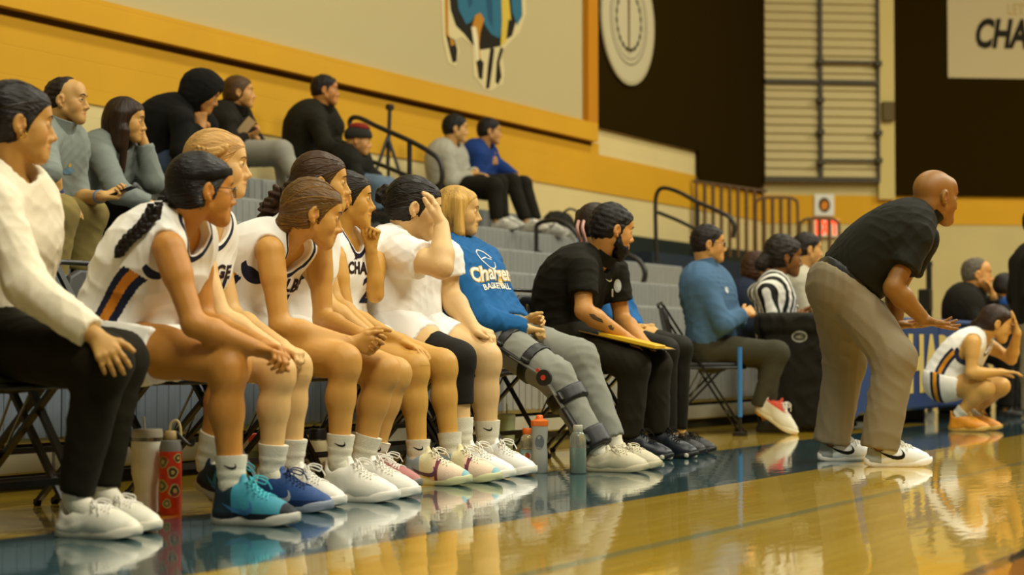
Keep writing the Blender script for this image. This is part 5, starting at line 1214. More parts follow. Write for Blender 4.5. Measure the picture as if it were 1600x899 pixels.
# 7 --- white T-shirt, hand over face, knee sleeve
def bench_knee_sleeve():
    h = Human('player in white T-shirt with hair bun covering her face with one hand, black knee sleeve', U(7.18), FAC,
              dict(pelvis=(626, 522), mid=(612, 448), neck=(630, 384), head=(648, 329), rsh=(628, 398, -.18), rel=(690, 418, -.20), rwr=(690, 352, -.10),
                   rkn=(712, 562, -.13), lkn=(760, 560, .13), ran=(722, 704, -.13), lan=(762, 706, .15), lel=(702, 462, .20), lwr=(738, 512, .16)), w=1.22, aw=1.30, lw=1.22, tw=1.15, neckr=1.12, skin='DFB27C', head=(8, 10, 0), hs=1.09)
    h.skin_mesh(hands=[dict(sd='r', D=nrm(UZ-CR*.28+CF*.1), N=nrm(-CR+CF*.15), pose=[(14, 22, 16)]*4, sc=1.02, spread=.05, thumb=(.5, .9, .3)),
                       dict(sd='l', D=nrm(A3(0, -1, -.28)), N=nrm(-UZ+FAC*-.3), pose='drape', sc=1.0, thumb=(.7, .8, .1))], tintkw=dict(brow='1A1008'))
    h.top('shirt', bands('tee_cloth', 'F2EEE6', [('q', 1, 2, WHITE)], .8, .12, 600), kind='tee', inf=.016, hem=.0, amp=.006, seed=71, slv=.50, r0=.068, r1=.064, neck=(.064, .01, .0), belly=.02)
    trim = MB(); nk = h.J['neck']
    h.pants('shorts', mat('shorts_white', 'F0EDE6', .8, bump=.12, scale=500), kind='shorts', end=.56, r=(.108, .090), amp=.007, seed=39, waist=.12, seat=.014)
    kn, hp, an = h.J['rkn'], h.J['rhip'], h.J['ran']; f = Field(); a = kn+(hp-kn)*.36; b = kn+(an-kn)*.50
    f.rc(a, kn, .089, .0795, k=.03, clip=[(a, nrm(hp-kn))]); f.rc(kn, b, .0785, .062, k=.03, clip=[(b, nrm(an-kn))])
    f.rc(kn+FAC*.035+UZ*.012, kn+FAC*.035-UZ*.02, .052, .052, k=.02)
    h.cloth('knee_sleeve', f, mat('neoprene_black', '17140F', .75, bump=.15, scale=500), .006, .002, 5, label='black knee sleeve')
    h.hair(multi(cap(.016, .015)), '1A1209', strands=100); h.hair(chain([h.hw(-.105, 0, .0), (606, 299, 0), (598, 302, .02), (596, 308, -.02), (606, 312, 0)], [.026, .030, .027, .026, .022], k=.008), '1A1209', name='hair_bun', flow='curl', amp=.003)
    for sd, y in (('r', 2), ('l', -6)):
        h.shoe(sd, 'bball', kit('EDEAE0'), yaw=y, L=1.14, label='white basketball shoe'); h.sock(sd, mat('sock_white', 'E4DCC4', .95), .135, swoosh=sd == 'l', r=.92)
    return h
# ------------------------------------------------------------------ rest of the bench
CLOTH = lambda name, c, r=.85: mat(name, c, r, bump=.18, scale=450)
def lower(h, ends, kind, kitv, yaw=(0, 0), L=1.0, lab=None, sock=None, **kw):
    for i, sd in enumerate('rl'):
        if sd+'an' in h.J: h.shoe(sd, kind, kitv, yaw=yaw[i], L=L, label=lab, ground=ends, **kw)
        if sock: h.sock(sd, sock[0], sock[1])
def collar(h, m, r=None, z0=.025, z1=.088, fwd=.01, name='collar', open_=.0, flare=.006):
    nk = h.J['neck']; T = nrm(h.tg(1.)*.55+nrm(h.hc-nk)*.45); F_ = nrm(h.fr(1.)); S = nrm(np.cross(T, F_)); F_ = np.cross(S, T)*1.0; F_ = F_ if F_@h.fd > 0 else -F_
    V = []; n = 30; Fc = []; r = (r or (.072 if h.sex == 'm' else .060))*h.hs*h.neckr
    for j, (z, rr) in enumerate(((z0, r+.010), (z1*.6, r+.004), (z1, r+flare*.4), (z1+.003, r-.001), (z1-.004, r-.003), (z0, r))):
        for i in range(n):
            a = -math.pi+open_+(2*math.pi-2*open_)*i/(n-1); a += 0
            V.append(nk+F_*(fwd-rr*math.cos(a+math.pi)*-1*-1)+S*rr*math.sin(a+math.pi)+T*(z+.012*math.cos(a)))
    for j in range(5):
        for i in range(n-1): Fc.append((j*n+i, j*n+i+1, (j+1)*n+i+1, (j+1)*n+i))
    return MB().add(V, Fc).build(name, m, h.root, True)
def hoodie_woman():
    h = Human('blonde woman in a blue hoodie and grey sweatpants with a hinged knee brace', U(7.85), FAC,
              dict(pelvis=(778, 522), mid=(742, 468), neck=(712, 388), head=(716, 333), rsh=(706, 404, -.165), rel=(752, 500, -.20), rwr=(822, 514, -.05),
                   rkn=(868, 590, -.12), lkn=(905, 560, .12), ran=(936, 706, -.12), lan=(962, 700, .12), lel=(768, 486, .2), lwr=(816, 505, .05)), w=.98, skin='D9AA6C', head=(4, 2, 0), hs=.95)
    h.skin_mesh(hands=[dict(sd='r', D=nrm(CR-UZ*.1), N=nrm(-UZ-CR*.2), pose='fist'), dict(sd='l', D=nrm(CR+UZ*.1), N=nrm(-UZ*.6-CF), pose='grip')], tintkw=dict(brow='7A5628'))
    HB = CLOTH('hoodie_blue', '1F5C92', .9)
    def ex(f):
        nk, F_, T = h.J['neck'], h.fr(1.), h.tg(1.)
        for sg in (-1, 1): f.rc(nk-F_*.050+T*.0+h.S*sg*.045, nk+F_*.035+h.S*sg*.060-T*.012, .026, .022, k=.02)
        f.rc(nk-F_*.055-h.S*.04, nk-F_*.055+h.S*.04, .034, k=.03)
        f.box(h.sp(.28)+h.fr(.28)*.118, np.array([h.S, h.fr(.28), h.tg(.28)]), (.115, .014, .075), .012, .02)
    h.top('hoodie', HB, kind='long', inf=.032, hem=-.02, slv=1.97, r0=.068, r1=.062, amp=.010, seed=81, neck=(.050, .02, -.01, .006, .1), hemr=.016, extra=ex)
    h.pants('sweatpants', mat('sweat_grey', '8A8A7E', .95, bump=.25, scale=400), end=.90, r=(.100, .084, .080, .060), amp=.009, seed=15, seat=.01)
    h.hair(multi(cap(.012, .012, hl=(.122, -.035, .097, .118), ears=False), lambda s, f: [f.rc(s.hw(-.006, sg*.074, .055), s.hw(.006, sg*.086, -.10), .022, .026, k=.03) or f.rc(s.hw(-.04, sg*.060, .03), s.hw(-.035, sg*.06, -.13), .042, .036, k=.04) for sg in (-1, 1)] and f.rc(s.hw(-.06, 0, 0), s.hw(-.06, 0, -.12), .05, .04, k=.04)), 'BE9448', flow='long', amp=.0012)
    V, Q = h.topVQ; tr = bvh(V, Q); pr_ = h.sp(.58); F_ = h.fr(.58); T = h.tg(.58)
    wt = mat('print_white', 'E6E2D2', .7); ye = mat('print_yellow', 'D8B24C', .7)
    n_ = nrm(F_-h.S*.25)
    def ringp(r, w_, a0, a1, n=22, sx=1.): return [(r*sx*math.cos(a), r*math.sin(a)) for a in np.linspace(a0, a1, n)]+[((r-w_)*sx*math.cos(a), (r-w_)*math.sin(a)) for a in np.linspace(a1, a0, n)]
    decal('ball_print', flatmesh(polys=[ringp(.062, .006, .15, 2*math.pi-.3)], cell=.02), h.sp(.76)+F_*.0, h.S, T, tr, wt, h.top_o, n=n_)
    decal('ball_print', flatmesh(polys=[[(-.05, .0), (0, .012), (.05, .004), (.05, -.002), (0, .005), (-.05, -.006)]], cell=.02), h.sp(.76), h.S, T, tr, wt, h.top_o, n=n_)
    decal('chest_lettering_edge', flatmesh('Chargers', size=.098, bold=.0060, shear=.2, cell=.02), h.sp(.60), h.S, T, tr, ye, h.top_o, n=n_, off=.002)
    decal('chest_lettering', flatmesh('Chargers', size=.098, bold=.0020, shear=.2, cell=.02), h.sp(.60), h.S, T, tr, wt, h.top_o, n=n_, off=.0036)
    decal('chest_subtitle', flatmesh('BASKETBALL', size=.040, bold=.0012, cell=.02), h.sp(.47), h.S, T, tr, wt, h.top_o, n=n_)
    # the brace: two hinged side bars, four straps
    kn, hp, an = h.J['rkn'], h.J['rhip'], h.J['ran']; bb = mat('brace_black', '15130E', .5); al = mat('brace_alloy', '8E8E84', .35, .7); rd = mat('brace_red', 'C23A1C', .5)
    br = MB(); out = -h.S; e1 = nrm(hp-kn); e2 = nrm(an-kn)
    def bpt(t, up): return kn+(e1*t if up else e2*t)
    b1 = MB(); b1.bar(bpt(.33, 1)+out*.112, bpt(.15, 1)+out*.106, .042, .014, np.cross(e1, out)); b1.build('thigh_cuff', bb, h.root, label='black knee brace cuff')
    b1 = MB(); b1.bar(bpt(.20, 1)+out*.115, bpt(.01, 1)+out*.106, .030, .006, np.cross(e1, out)).bar(bpt(.01, 0)+out*.106, bpt(.17, 0)+out*.098, .030, .006, np.cross(e2, out)); b1.build('brace_bar', al, h.root, label='alloy brace bar')
    b1 = MB(); b1.bar(bpt(.16, 0)+out*.098, bpt(.37, 0)+out*.086, .040, .013, np.cross(e2, out)); b1.build('shin_cuff', bb, h.root)
    fz = lambda a, b, t: kn+e1*.0+A3(0, a, b)+out*(.108+t)
    MB().prism(disc(.036, 0, 24), fz, -.002, .014).build('brace_hinge', bb, h.root); MB().prism([(x+.0, y) for x, y in disc(.012, 0, 14)], fz, .014, .018).build('hinge_button', rd, h.root)
    MB().prism([(x+.03, y+.033) for x, y in disc(.009, 0, 14)], fz, .006, .012).build('hinge_button', rd, h.root)
    for t, up, r_, w_ in ((.29, 1, .099, .030), (.13, 1, .094, .028), (.11, 0, .090, .036), (.33, 0, .076, .050)):
        c = bpt(t, up); ax = e1 if up else e2; f = Field(); f.rc(c-ax*w_, c+ax*w_, r_+.004, r_+.002, k=.01, clip=[(c-ax*w_*.9, -ax), (c+ax*w_*.9, ax)])
        V, Q = f.mesh(.008); o = obj('brace_strap', mesh_of('brace_strap', V-h.o, Q), bb, h.root); ORG[o.name] = h.o
        a = c+out*(r_+.012)+nrm(np.cross(ax, out))*(.02 if up else -.02); MB().bar(a-ax*.02, a+ax*.02, .030, .012, np.cross(ax, out), .003).build('buckle', mat('buckle_dark', '2A2820', .3), h.root)
    for sd, y in (('r', 4), ('l', -4)): h.shoe(sd, 'court', kit('C9BE9E', 'C2B694', 'D4CAAE'), yaw=y, L=1.08, label='worn beige sneaker'); h.sock(sd, mat('sock_white', 'E4DCC4', .95), .06)
def black_polo_man():
    h = Human('bearded man in black polo shirt holding a yellow clipboard on his lap', U(8.78), FAC,
              dict(pelvis=(890, 528), mid=(884, 460), neck=(930, 408), head=(957, 362), rsh=(910, 420, -.185), rel=(912, 486, -.24), rwr=(976, 526, -.06),
                   rkn=(990, 572, -.11), lkn=(1024, 570, .12), ran=(984, 688, -.11), lan=(1026, 682, .12), lel=(972, 500, .22), lwr=(1006, 536, .10)), sex='m', w=1.0, skin='C88A4A', head=(20, 8, 0), hs=1.02)
    h.skin_mesh(hands=[dict(sd='r', D=nrm(CR-UZ*.35), N=nrm(-UZ-CR*.2), pose='flat'), dict(sd='l', D=nrm(CR-UZ*.4), N=nrm(-UZ-CR*.2), pose='rest')], tintkw=dict(brow='120C06', beard=0))
    P = mat('polo_black', '14130C', .8, bump=.12, scale=600)
    h.top('polo_shirt', P, kind='polo', inf=.020, hem=-.02, slv=.62, r0=.070, r1=.066, amp=.008, seed=91, neck=(.062, .02, .0))
    collar(h, P, .070, .02, .082, .004, open_=.3)
    h.pants('trousers', mat('trouser_charcoal', '1E1B12', .85, bump=.15, scale=400), end=.96, r=(.100, .082, .078, .062), amp=.007, seed=25)
    h.hair(cap(.014, .018, nape=-.060), '17110A', flow='curl', amp=.0016)
    def beard(s, f):
        H = s.hw; R = s.HR
        f.ell(H(.044, 0, -.078), R, (.050, .053, .050), .02); f.rc(H(.060, 0, -.095), H(.056, 0, -.118), .034, .026, k=.02)
        for y in (-1, 1): f.rc(H(.004, y*.064, -.005), H(.016, y*.052, -.060), .011, .024, k=.015)
        f.rc(H(.090, -.016, -.0465), H(.090, .016, -.0465), .0065, k=.008)
        f.ell(H(.100, 0, -.060), R, np.array((.018, .022, .009)), .004, 's'); f.ell(H(.070, 0, -.012), R, np.array((.05, .12, .034)), .008, 's')
    h.hair(beard, '0F0B06', name='beard', amp=.0010)
    V, Q = h.topVQ; tr = bvh(V, Q); wt = mat('print_white', 'E6E2D2', .7); nn = nrm(h.fr(.7)-h.S*.55)
    for nm, poly, px, py, m_ in (('swoosh_mark', [[(x*.036, y*.036) for x, y in SWOOSH]], 946, 440, wt), ('round_emblem', [[(x*.020, y*.034) for x, y in disc(1, 0, 18)]], 965, 447, mat('emblem_pale', 'B8C0BC', .7)), ('zip_pull', [[(-.004, -.02), (.004, -.02), (.004, .02), (-.004, .02)]], 957, 458, wt)):
        p = h.surf(px, py); decal(nm, flatmesh(polys=poly, cell=.02), p, nrm(CR*.8+h.S*.3), UZ, tr, m_, h.top_o, n=-CF)
    # forearm tattoos
    tr = bvh(h.V, h.Q); ink = mat('tattoo_ink', '4A3418', .6); e, w_ = h.J['rel'], h.J['rwr']; ax = nrm(w_-e)
    decal('tattoo', flatmesh(polys=[[(-.045, 0), (-.02, .012), (.0, .009), (.03, .011), (.05, .0), (.02, -.008), (-.01, -.012), (-.03, -.007)]], cell=.008), e+ax*.075, ax, np.cross(-CF, ax), tr, ink, h.body, off=.0008, n=-CF)
    decal('tattoo', flatmesh(polys=[[(-.014, 0), (0, .014), (.012, .004), (.02, .01), (.024, -.006), (.006, -.012)]], cell=.008), e+ax*.165, ax, np.cross(-CF, ax), tr, ink, h.body, off=.0008, n=-CF)
    lower(h, 0, 'boot', (mat('shoe_black_navy', '131820', .4, bump=.1), mat('sole_black', '14130E', .6), mat('lace_black', '15140F', .8)), (2, -4), 1.06, 'dark navy high basketball shoe', sock=(mat('sock_black', '15130C', .9), .10))
    for o in [c for c in h.root.children if c.name.startswith('shoe')]:
        M = o.matrix_local
        for sx, sy in ((.262, .0), (.235, .034), (.235, -.030)):
            mb = MB().lathe([(.001, -.012), (.011, -.008), (.014, 0), (.011, .008), (.001, .012)], (sx, sy, .016), 12); mb.build('toe_pod', mat('pod_cream', 'CFC8B0', .5), o, True, M=Matrix.Identity(4))
    # clipboard
    a = PU(876, 512, 8.78-.14); b = PU(1026, 548, 8.78-.14); A = nrm(b-a); S = A3(1, 0, 0); n = nrm(np.cross(S, A)); n = n if n[2] > 0 else -n; L_ = np.linalg.norm(b-a)
    rt = empty('clipboard', a, 'yellow and blue court clipboard lying across the lap of the bearded man', 'clipboard'); ORG[rt.name] = a
    def brd(x0, x1, y0, y1, z0, z1, nm, m_): 
        MB().box((x0, y0, z0), (x1, y1, z1), .002, Matrix(((A[0], S[0], n[0], a[0]), (A[1], S[1], n[1], a[1]), (A[2], S[2], n[2], a[2]), (0, 0, 0, 1)))).build(nm, m_, rt)
    brd(0, L_*.98, -.02, .26, 0, .005, 'board', mat('board_dark', '2A2416', .5)); brd(.01, L_*.97, -.018, .25, .005, .007, 'sheet', mat('board_yellow', 'DDA81C', .45)); brd(.02, L_*.36, .0, .20, .0072, .0085, 'sheet', mat('board_blue', '5A9CAA', .5))
    brd(L_*.42, L_, -.03, .10, .008, .026, 'folder', mat('folder_yellow', 'E4B41E', .4))
def clip_hair_woman():
    h = Human('dark haired woman in blue hoodie with a pink hair claw, hidden behind the bearded man', U(9.30), FAC,
              dict(pelvis=(955, 524), mid=(925, 460), neck=(918, 408), head=(934, 356), rsh=(915, 422, -.16), rel=(940, 500, -.18), rwr=(985, 516, -.05),
                   rkn=(1040, 548, -.08), lkn=(1062, 545, .10), ran=(1046, 680, -.08), lan=(1062, 674, .10)), w=.95, skin='CE9850', head=(20, 0, 0), hs=.98, near=1)
    h.skin_mesh(hands=[dict(sd='r', D=nrm(CR-UZ*.05), N=nrm(-CF-UZ*.2), pose='fist'), dict(sd='l', D=nrm(CR), N=nrm(CF), pose='grip')])
    def ex(f):
        nk, F_, T = h.J['neck'], h.fr(1.), h.tg(1.); f.rc(nk-F_*.06-h.S*.06+T*.01, nk-F_*.06+h.S*.06+T*.01, .040, k=.03); f.rc(nk-F_*.03-h.S*.075, nk+F_*.03-h.S*.07, .028, k=.02)
    h.top('hoodie', CLOTH('hoodie_blue', '1F5C92', .9), kind='long', inf=.030, hem=-.02, slv=1.9, r0=.066, r1=.060, amp=.008, seed=101, neck=(.050, .02, -.01, .006, .1), extra=ex)
    h.pants('leggings', mat('legging_black', '17150D', .7), end=.98, r=(.092, .068, .062, .040), amp=.003, seed=35)
    h.hair(multi(cap(.013, .014), chain([h.hw(-.09, 0, .02), (912, 345, 0), (908, 335, 0), (903, 352, 0)], [.04, .035, .026, .022])), '2A1C0C')
    c1 = mat('claw_pink', 'C08E7C', .35)
    for x in (905, 913):
        MB().tube(spline([PU(x-1, 346, 9.18), PU(x-3, 356, 9.15), PU(x-1, 366, 9.15), PU(x+2, 377, 9.18)], 4), .012, 8, flat=(CR, .8)).build('hair_claw', c1, h.root, True)
    lower(h, 0, 'low', kit('17150F', '1A1810', '17150F'), (0, 0), .95, 'black shoe')
def coach():
    B = PZ(1350, 500, 9.08)
    h = Human('bald coach in black polo shirt and khaki trousers bending forward with open hands', B, CR,
              dict(pelvis=(1312, 446), mid=(1356, 398), neck=(1431, 344), head=(1461, 311), rsh=(1428, 372, -.17), rel=(1396, 450, -.24), rwr=(1444, 500, -.20), lel=(1400, 452, .14), lwr=(1400, 508, .10),
                   rhip=(1318, 448, -.09), lhip=(1302, 446, .09), rkn=(1398, 560, -.20), lkn=(1320, 568, .24), ran=(1374, 702, -.20), lan=(1299, 693, .27), lsh=(1440, 374, .16)), sex='m', w=1.12, aw=1.06, lw=1.06, tw=1.05, skin='8C5C24', head=(26, 4, 0), hs=1.10, neckr=.98)
    h.skin_mesh(hands=[dict(sd='r', D=nrm(CR-UZ*.25), N=nrm(UZ*.8-CF*.3+CR*.2), pose='open', thumb=(.85, .5, .25), spread=.14), dict(sd='l', D=nrm(CR*.9-UZ*.05-CF*.35), N=nrm(UZ+CR*.1), pose='open', thumb=(.85, .5, .25), spread=.14)], tintkw=dict(brow='3A2008', lip=.6, beard=0))
    P = mat('polo_black_green', '14150D', .8, bump=.10, scale=600)
    h.top('polo_shirt', P, kind='polo', inf=.026, hem=.135, slv=.62, r0=.070, r1=.070, amp=.007, seed=113, neck=(.064, .02, .0), belly=.02)
    collar(h, P, .070, .02, .090, .002, open_=.25)
    h.pants('trousers', mat('khaki_grey', '80745A', .85, bump=.15, scale=500), end=1.0, r=(.112, .094, .092, .082), amp=.009, seed=45, waist=.065, seat=.010, h=.0095)
    f = Field(); p = h.sp(.125); T = h.tg(.125)
    for sg in (1,): f.rc(p-h.S*.078, p+h.S*.078, .141, k=.02, clip=[(p-T*.022, -T), (p+T*.020, T)])
    V, Q = f.mesh(.007); o = obj('belt', mesh_of('belt', V-h.o, Q), mat('belt_black', '12110C', .45), h.root); ORG[o.name] = h.o
    for sd, y, L in (('r', 2, 1.14), ('l', 0, 1.10)):
        m1 = bands('shoe_white_dunk', 'E4E6E2', [('x', -1, .062, '9A9E98'), ('z', .078, 1, 'D8D8D0')], .45, .05, 100)
        h.shoe(sd, 'court', (m1, mat('sole_white2', 'E8E4D8', .45), mat('lace_white', 'E8E4D8', .8)), yaw=y, L=L, swoosh=mat('print_black', '161616', .7), label='white leather sneaker with black swoosh')
# ------------------------------------------------------------------ scorer's table end
def person_simple(label, B, fac, J, top, bot, hairf, hairc, sex='m', skin='C08A4C', head=(0, 0, 0), hs=1., near=1, slv=1.9, kind='long', inf=.024, hands=None, w=1., shoes=None, ground=0, legr=(.098, .078, .074, .058), neck=(.062, .01, .0), coll=False, tk={}, flow='back', amp=.007, seed=3, sockm=None, group=None, hname='hair', topname='jacket', botname='trousers', attrs=None, extra=None, r0=.066, r1=.060, hem=-.02, end=.96):
    h = Human(label, B, fac, J, sex=sex, w=w, skin=skin, head=head, hs=hs, near=near, group=group, twist=.06)
    h.skin_mesh(hands=hands, tintkw=tk, legq=.84)
    h.top(topname, top, kind=kind, inf=inf, hem=hem, slv=slv, r0=r0, r1=r1, amp=amp, seed=seed, neck=neck, attrs=attrs, extra=extra)
    if coll: collar(h, top)
    if bot is not None and 'rkn' in h.J: h.pants(botname, bot, end=end, r=legr, amp=.006, seed=seed+1)
    if hairf: h.hair(hairf, hairc, flow='curl' if sex == 'm' else flow, name=hname, amp=.0015)
    if shoes is None and 'ran' in h.J and 'striped' not in label and 'blue quarter' not in label: shoes = ('low', kit('1E1B14', '2A2820', '1E1B14'), 1.0, 'dark shoe'); ground = 'auto'
    if shoes: lower(h, ground, shoes[0], shoes[1], (0, 0), shoes[2], shoes[3] if len(shoes) > 3 else None)
    return h
def table_people():
    bl_ = mat('quarter_zip_blue', '44627E', .8, bump=.15, scale=400)
    h = person_simple('man in blue quarter zip with glasses and folded arms on a folding chair', U(11.75), FAC,
        dict(pelvis=(1112, 545), mid=(1108, 480), neck=(1100, 428), head=(1107, 384), rsh=(1096, 444, -.18), rel=(1130, 506, -.17), rwr=(1164, 490, .0), lel=(1150, 500, .15), lwr=(1135, 498, -.03),
             rkn=(1214, 552, -.02), ran=(1186, 640, -.05), lkn=(1205, 560, .15), lan=(1196, 654, .18)), bl_, mat('trouser_olive', '3A3726', .85), cap(.010, .016, nape=-.06), '1C120A', head=(2, 0, 0), hs=1.02, skin='CB9050', shoes=None, coll=True, tk=dict(brow='1C120A'), inf=.026, amp=.012, seed=121, topname='quarter_zip',
        hands=[dict(sd='r', D=nrm(CR*.6+UZ*.2+CF*.6), N=nrm(-UZ*.3-CR*.3+CF*.3), pose='fist')])
    glasses(h, '1A140C', .0024)
    V, Q = h.topVQ; decal('chest_emblem', flatmesh(polys=[[(x*.03, y*.022) for x, y in disc(1, 0, 12)]], cell=.02), h.sp(.68)-h.S*.06, h.S, h.tg(.68), bvh(V, Q), mat('emblem_pale', 'B8C0BC', .7), h.top_o, n=h.fr(.68))
    h.shoe('r', 'bball', (bands('shoe_white_run', 'CFC8AE', [('z', .085, 1, 'C24830'), ('x', -1, .04, 'C8BCA0')], .6, .3, 150), mat('sole_cream', 'D2C8A8', .5), mat('lace_white', 'E8E4D8', .8)), yaw=0, L=1.16, ground=.02, pitch=34, label='white running shoe with red collar')
    h.shoe('l', 'low', kit('1A1810', '201E14', '1A1810'), L=1.05)
    c = copytree(c0); p = h.J['pelvis']; c.location = (p[0], p[1]+.05, 0); c.rotation_euler[2] = math.radians(27); c['label'] = 'black folding chair under the man in the blue quarter zip'
    # referee
    rf = bands('referee_cloth', 'DDD8C8', [('wave', .011, 1, '17150E')], .75, .1, 400)
    B = PU(1222, 440, 12.35); H2 = {}
    h = person_simple('referee in black and white striped shirt seated with hands together', A3(12.72, 4.5, 0), nrm(A3(.35, -1, 0)),
        dict(pelvis=(1214, 540), mid=(1208, 484), neck=(1212, 440), head=(1226, 404), rsh=(1196, 456, -.17), rel=(1212, 506, -.2), rwr=(1246, 498, -.05), lel=(1262, 500, .16), lwr=(1254, 494, .04),
             rkn=(1268, 560, -.1), lkn=(1285, 560, .1), ran=(1272, 650, -.1), lan=(1290, 650, .1)), rf, mat('trouser_black', '14120B', .85), lambda s, f: [cap(.024, .026)(s, f), f.rc(s.hw(-.12, 0, -.02), s.hw(-.15, -.02, -.05), .055, .05, k=.03)], '1E1408', sex='f', skin='7E4E1C', head=(8, 4, 0), hs=1.14, kind='tee', slv=.75, flow='curl', tk=dict(brow='120C06'), topname='striped_shirt', seed=131,
        hands=[dict(sd='r', D=nrm(CR+UZ*.2), N=nrm(CF), pose='fist'), dict(sd='l', D=nrm(CR+UZ*.2), N=nrm(-CF), pose='fist')], attrs={'q': lambda V: V@nrm(A3(1, .35, 0))})
    lower(h, 0, 'low', kit('14120B', '14120B', '14120B'), (0, 0), 1.0, None)
    st = MB(); 
    # light shirt behind the referee
    person_simple('man in pale grey shirt with short dark hair sitting just beyond the referee', U(13.5), FAC,
        dict(pelvis=(1262, 528), mid=(1256, 476), neck=(1250, 428), head=(1262, 392), rsh=(1248, 442, -.17), rel=(1262, 490, -.2), rwr=(1290, 500, -.05), rkn=(1330, 545, -.1), ran=(1330, 640, -.1)), CLOTH('shirt_pale', 'B0A890'), mat('trouser_black', '14120B', .85), cap(.010, .014), '1E1409', skin='CE9656', head=(10, 0, 0), seed=141, topname='shirt', tk=dict(brow='1C120A'))
    person_simple('woman with brown curly hair half hidden left of the referee', U(13.6), FAC,
        dict(pelvis=(1170, 540), mid=(1168, 480), neck=(1172, 456), head=(1186, 424), rsh=(1168, 470, -.15), rel=(1172, 510, -.18), rwr=(1200, 520, -.05)), CLOTH('jacket_dark_blue', '1C2434'), None, lambda s, f: [cap(.03, .03)(s, f), f.rc(s.hw(-.06, 0, -.04), s.hw(-.07, 0, -.09), .08, .06, k=.03)], '3A2008', sex='f', skin='8A5420', head=(10, 0, 0), flow='curl', seed=151)
def scorers_table():
    tb = mat('table_navy', '1C3766', .55, bump=.1, scale=20); P0 = PV(1338, 600, 3.92); P1 = PV(1650, 600, 3.92); u0, u1 = P0[0], P1[0]
    rt = empty('scorers_table', (u0, 3.92, 0), 'long navy padded scorers table with pale gold lettering behind the coach', 'table'); ORG[rt.name] = A3(u0, 3.92, 0)
    n = 3; w_ = (u1-u0)/n
    for i in range(n): MB().box((u0+i*w_+.01, 3.92, .10), (u0+(i+1)*w_-.01, 4.02, .74), .02).build('front_panel', tb, rt)
    MB().box((u0-.02, 3.90, .74), (u1, 4.55, .78), .012).build('tabletop', mat('table_top_blue', '27406C', .5), rt)
    for i in range(n+1): MB().box((u0+i*w_-.03, 4.04, 0), (u0+i*w_+.03, 4.5, .74), .01).build('leg_frame', BLK, rt)
    MB().box((u0-.12, 3.90, .05), (u0+.02, 4.3, .74), .05).build('end_pad', tb, rt)
    V, Fc = flatmesh('CHARGERS', size=.62, bold=.03, cell=9, font_w=1.05); g = mat('letters_gold', 'CDB468', .7)
    obj('lettering', mesh_of('lettering', [A3(u0+2.30+x*.92, 3.914, .42+y*.9)-ORG[rt.name] for x, y in V], Fc, False), g, rt)
    V, Fc = flatmesh('ATHLETICS', size=.20, bold=.008, cell=9); obj('lettering', mesh_of('lettering', [A3(u0+3.9+x, 3.913, .62+y*.7)-ORG[rt.name] for x, y in V], Fc, False), mat('letters_teal', '6AA8B4', .7), rt)
    for x, z_ in ((1384, 480), (1392, 476), (1400, 480)):
        p = PV(x, 497, 4.2); r2 = empty('water_cup', (p[0], p[1], .78), {1384: 'leftmost', 1392: 'middle', 1400: 'rightmost'}[x]+' small red capped bottle on the scorers table', 'bottle', 'bottles on the scorers table'); ORG[r2.name] = A3(p[0], p[1], .78); q = A3(p[0], p[1], .78)
        MB().lathe([(.028, 0), (.032, .01), (.032, .12), (.015, .17)], q, 14).build('body', mat('bottle_smoke', '8A8058', .2), r2, True); MB().lathe([(.016, .17), (.016, .195)], q, 12).build('cap', mat('cap_red', 'C23418', .4), r2)
    # black draped cart with oval badge
    p = PU(1236, 600, 11.95); q0 = PU(1238, 520, 12.15)
    rt = empty('equipment_case', (q0[0], q0[1], 0), 'black draped case with an oval badge between the referee and the coach', 'case'); ORG[rt.name] = A3(q0[0], q0[1], 0); c = A3(q0[0], q0[1], 0)
    f = Field(); E = np.array([nrm(A3(CR[0], CR[1], 0)), nrm(A3(CF[0], CF[1], 0)), UZ]); f.box(c+UZ*.40, E, (.22, .11, .38), .04, .02); f.box(c+UZ*.72, E, (.24, .13, .06), .03, .03)
    V, Q = f.mesh(.012); N = vnormals(V, Q); V = V+N*(folds(V, 5, (.08, .2), axis=UZ, squash=.1)*.02)[:, None]; o = obj('cover', mesh_of('cover', V-ORG[rt.name], Q), mat('cover_black', '15130C', .8), rt); ORG[o.name] = ORG[rt.name]; tr = bvh(V, Q)
    decal('badge', flatmesh(polys=[[(x*.052, y*.038) for x, y in disc(1, 0, 24)]], cell=.03), c+UZ*.63+CR*.03, CR, UZ, tr, mat('badge_pale', '8A8A78', .5), rt, n=-CF); decal('badge_centre', flatmesh(polys=[[(x*.042, y*.026) for x, y in disc(1, 0, 24)]], cell=.03), c+UZ*.63+CR*.03, CR, UZ, tr, mat('badge_dark', '2A281E', .5), rt, n=-CF, off=.004)
    decal('badge_script', flatmesh(polys=[[(-.03, -.004), (0, .012), (.03, .010), (.005, .004), (.03, -.006), (0, -.012)]], cell=.03), c+UZ*.63+CR*.03, CR, UZ, tr, mat('badge_pale', '8A8A78', .5), rt, n=-CF, off=.0055)
    pp = PU(1156, 600, 11.4); r3_ = empty('blue_strap_pole', (pp[0], pp[1], 0), 'thin bright blue upright pole beside the seated man in blue', 'pole'); ORG[r3_.name] = A3(pp[0], pp[1], 0)
    MB().tube([A3(pp[0], pp[1], .12), A3(pp[0], pp[1], .56)], .016, 8).build('pole', mat('pole_blue', '2C6CA8', .5), r3_, True); MB().lathe([(.05, 0), (.05, .02), (.012, .03), (.010, .12)], (pp[0], pp[1], 0), 14).build('foot', BLK, r3_)
    # microphone stand silhouette behind the table
    mp_ = PZ(1452, 500, 19); b = A3(mp_[0], mp_[1], 0); r4 = empty('loudspeaker_stand', b, 'dark loudspeaker stand with arm standing near the far wall', 'stand'); ORG[r4.name] = b
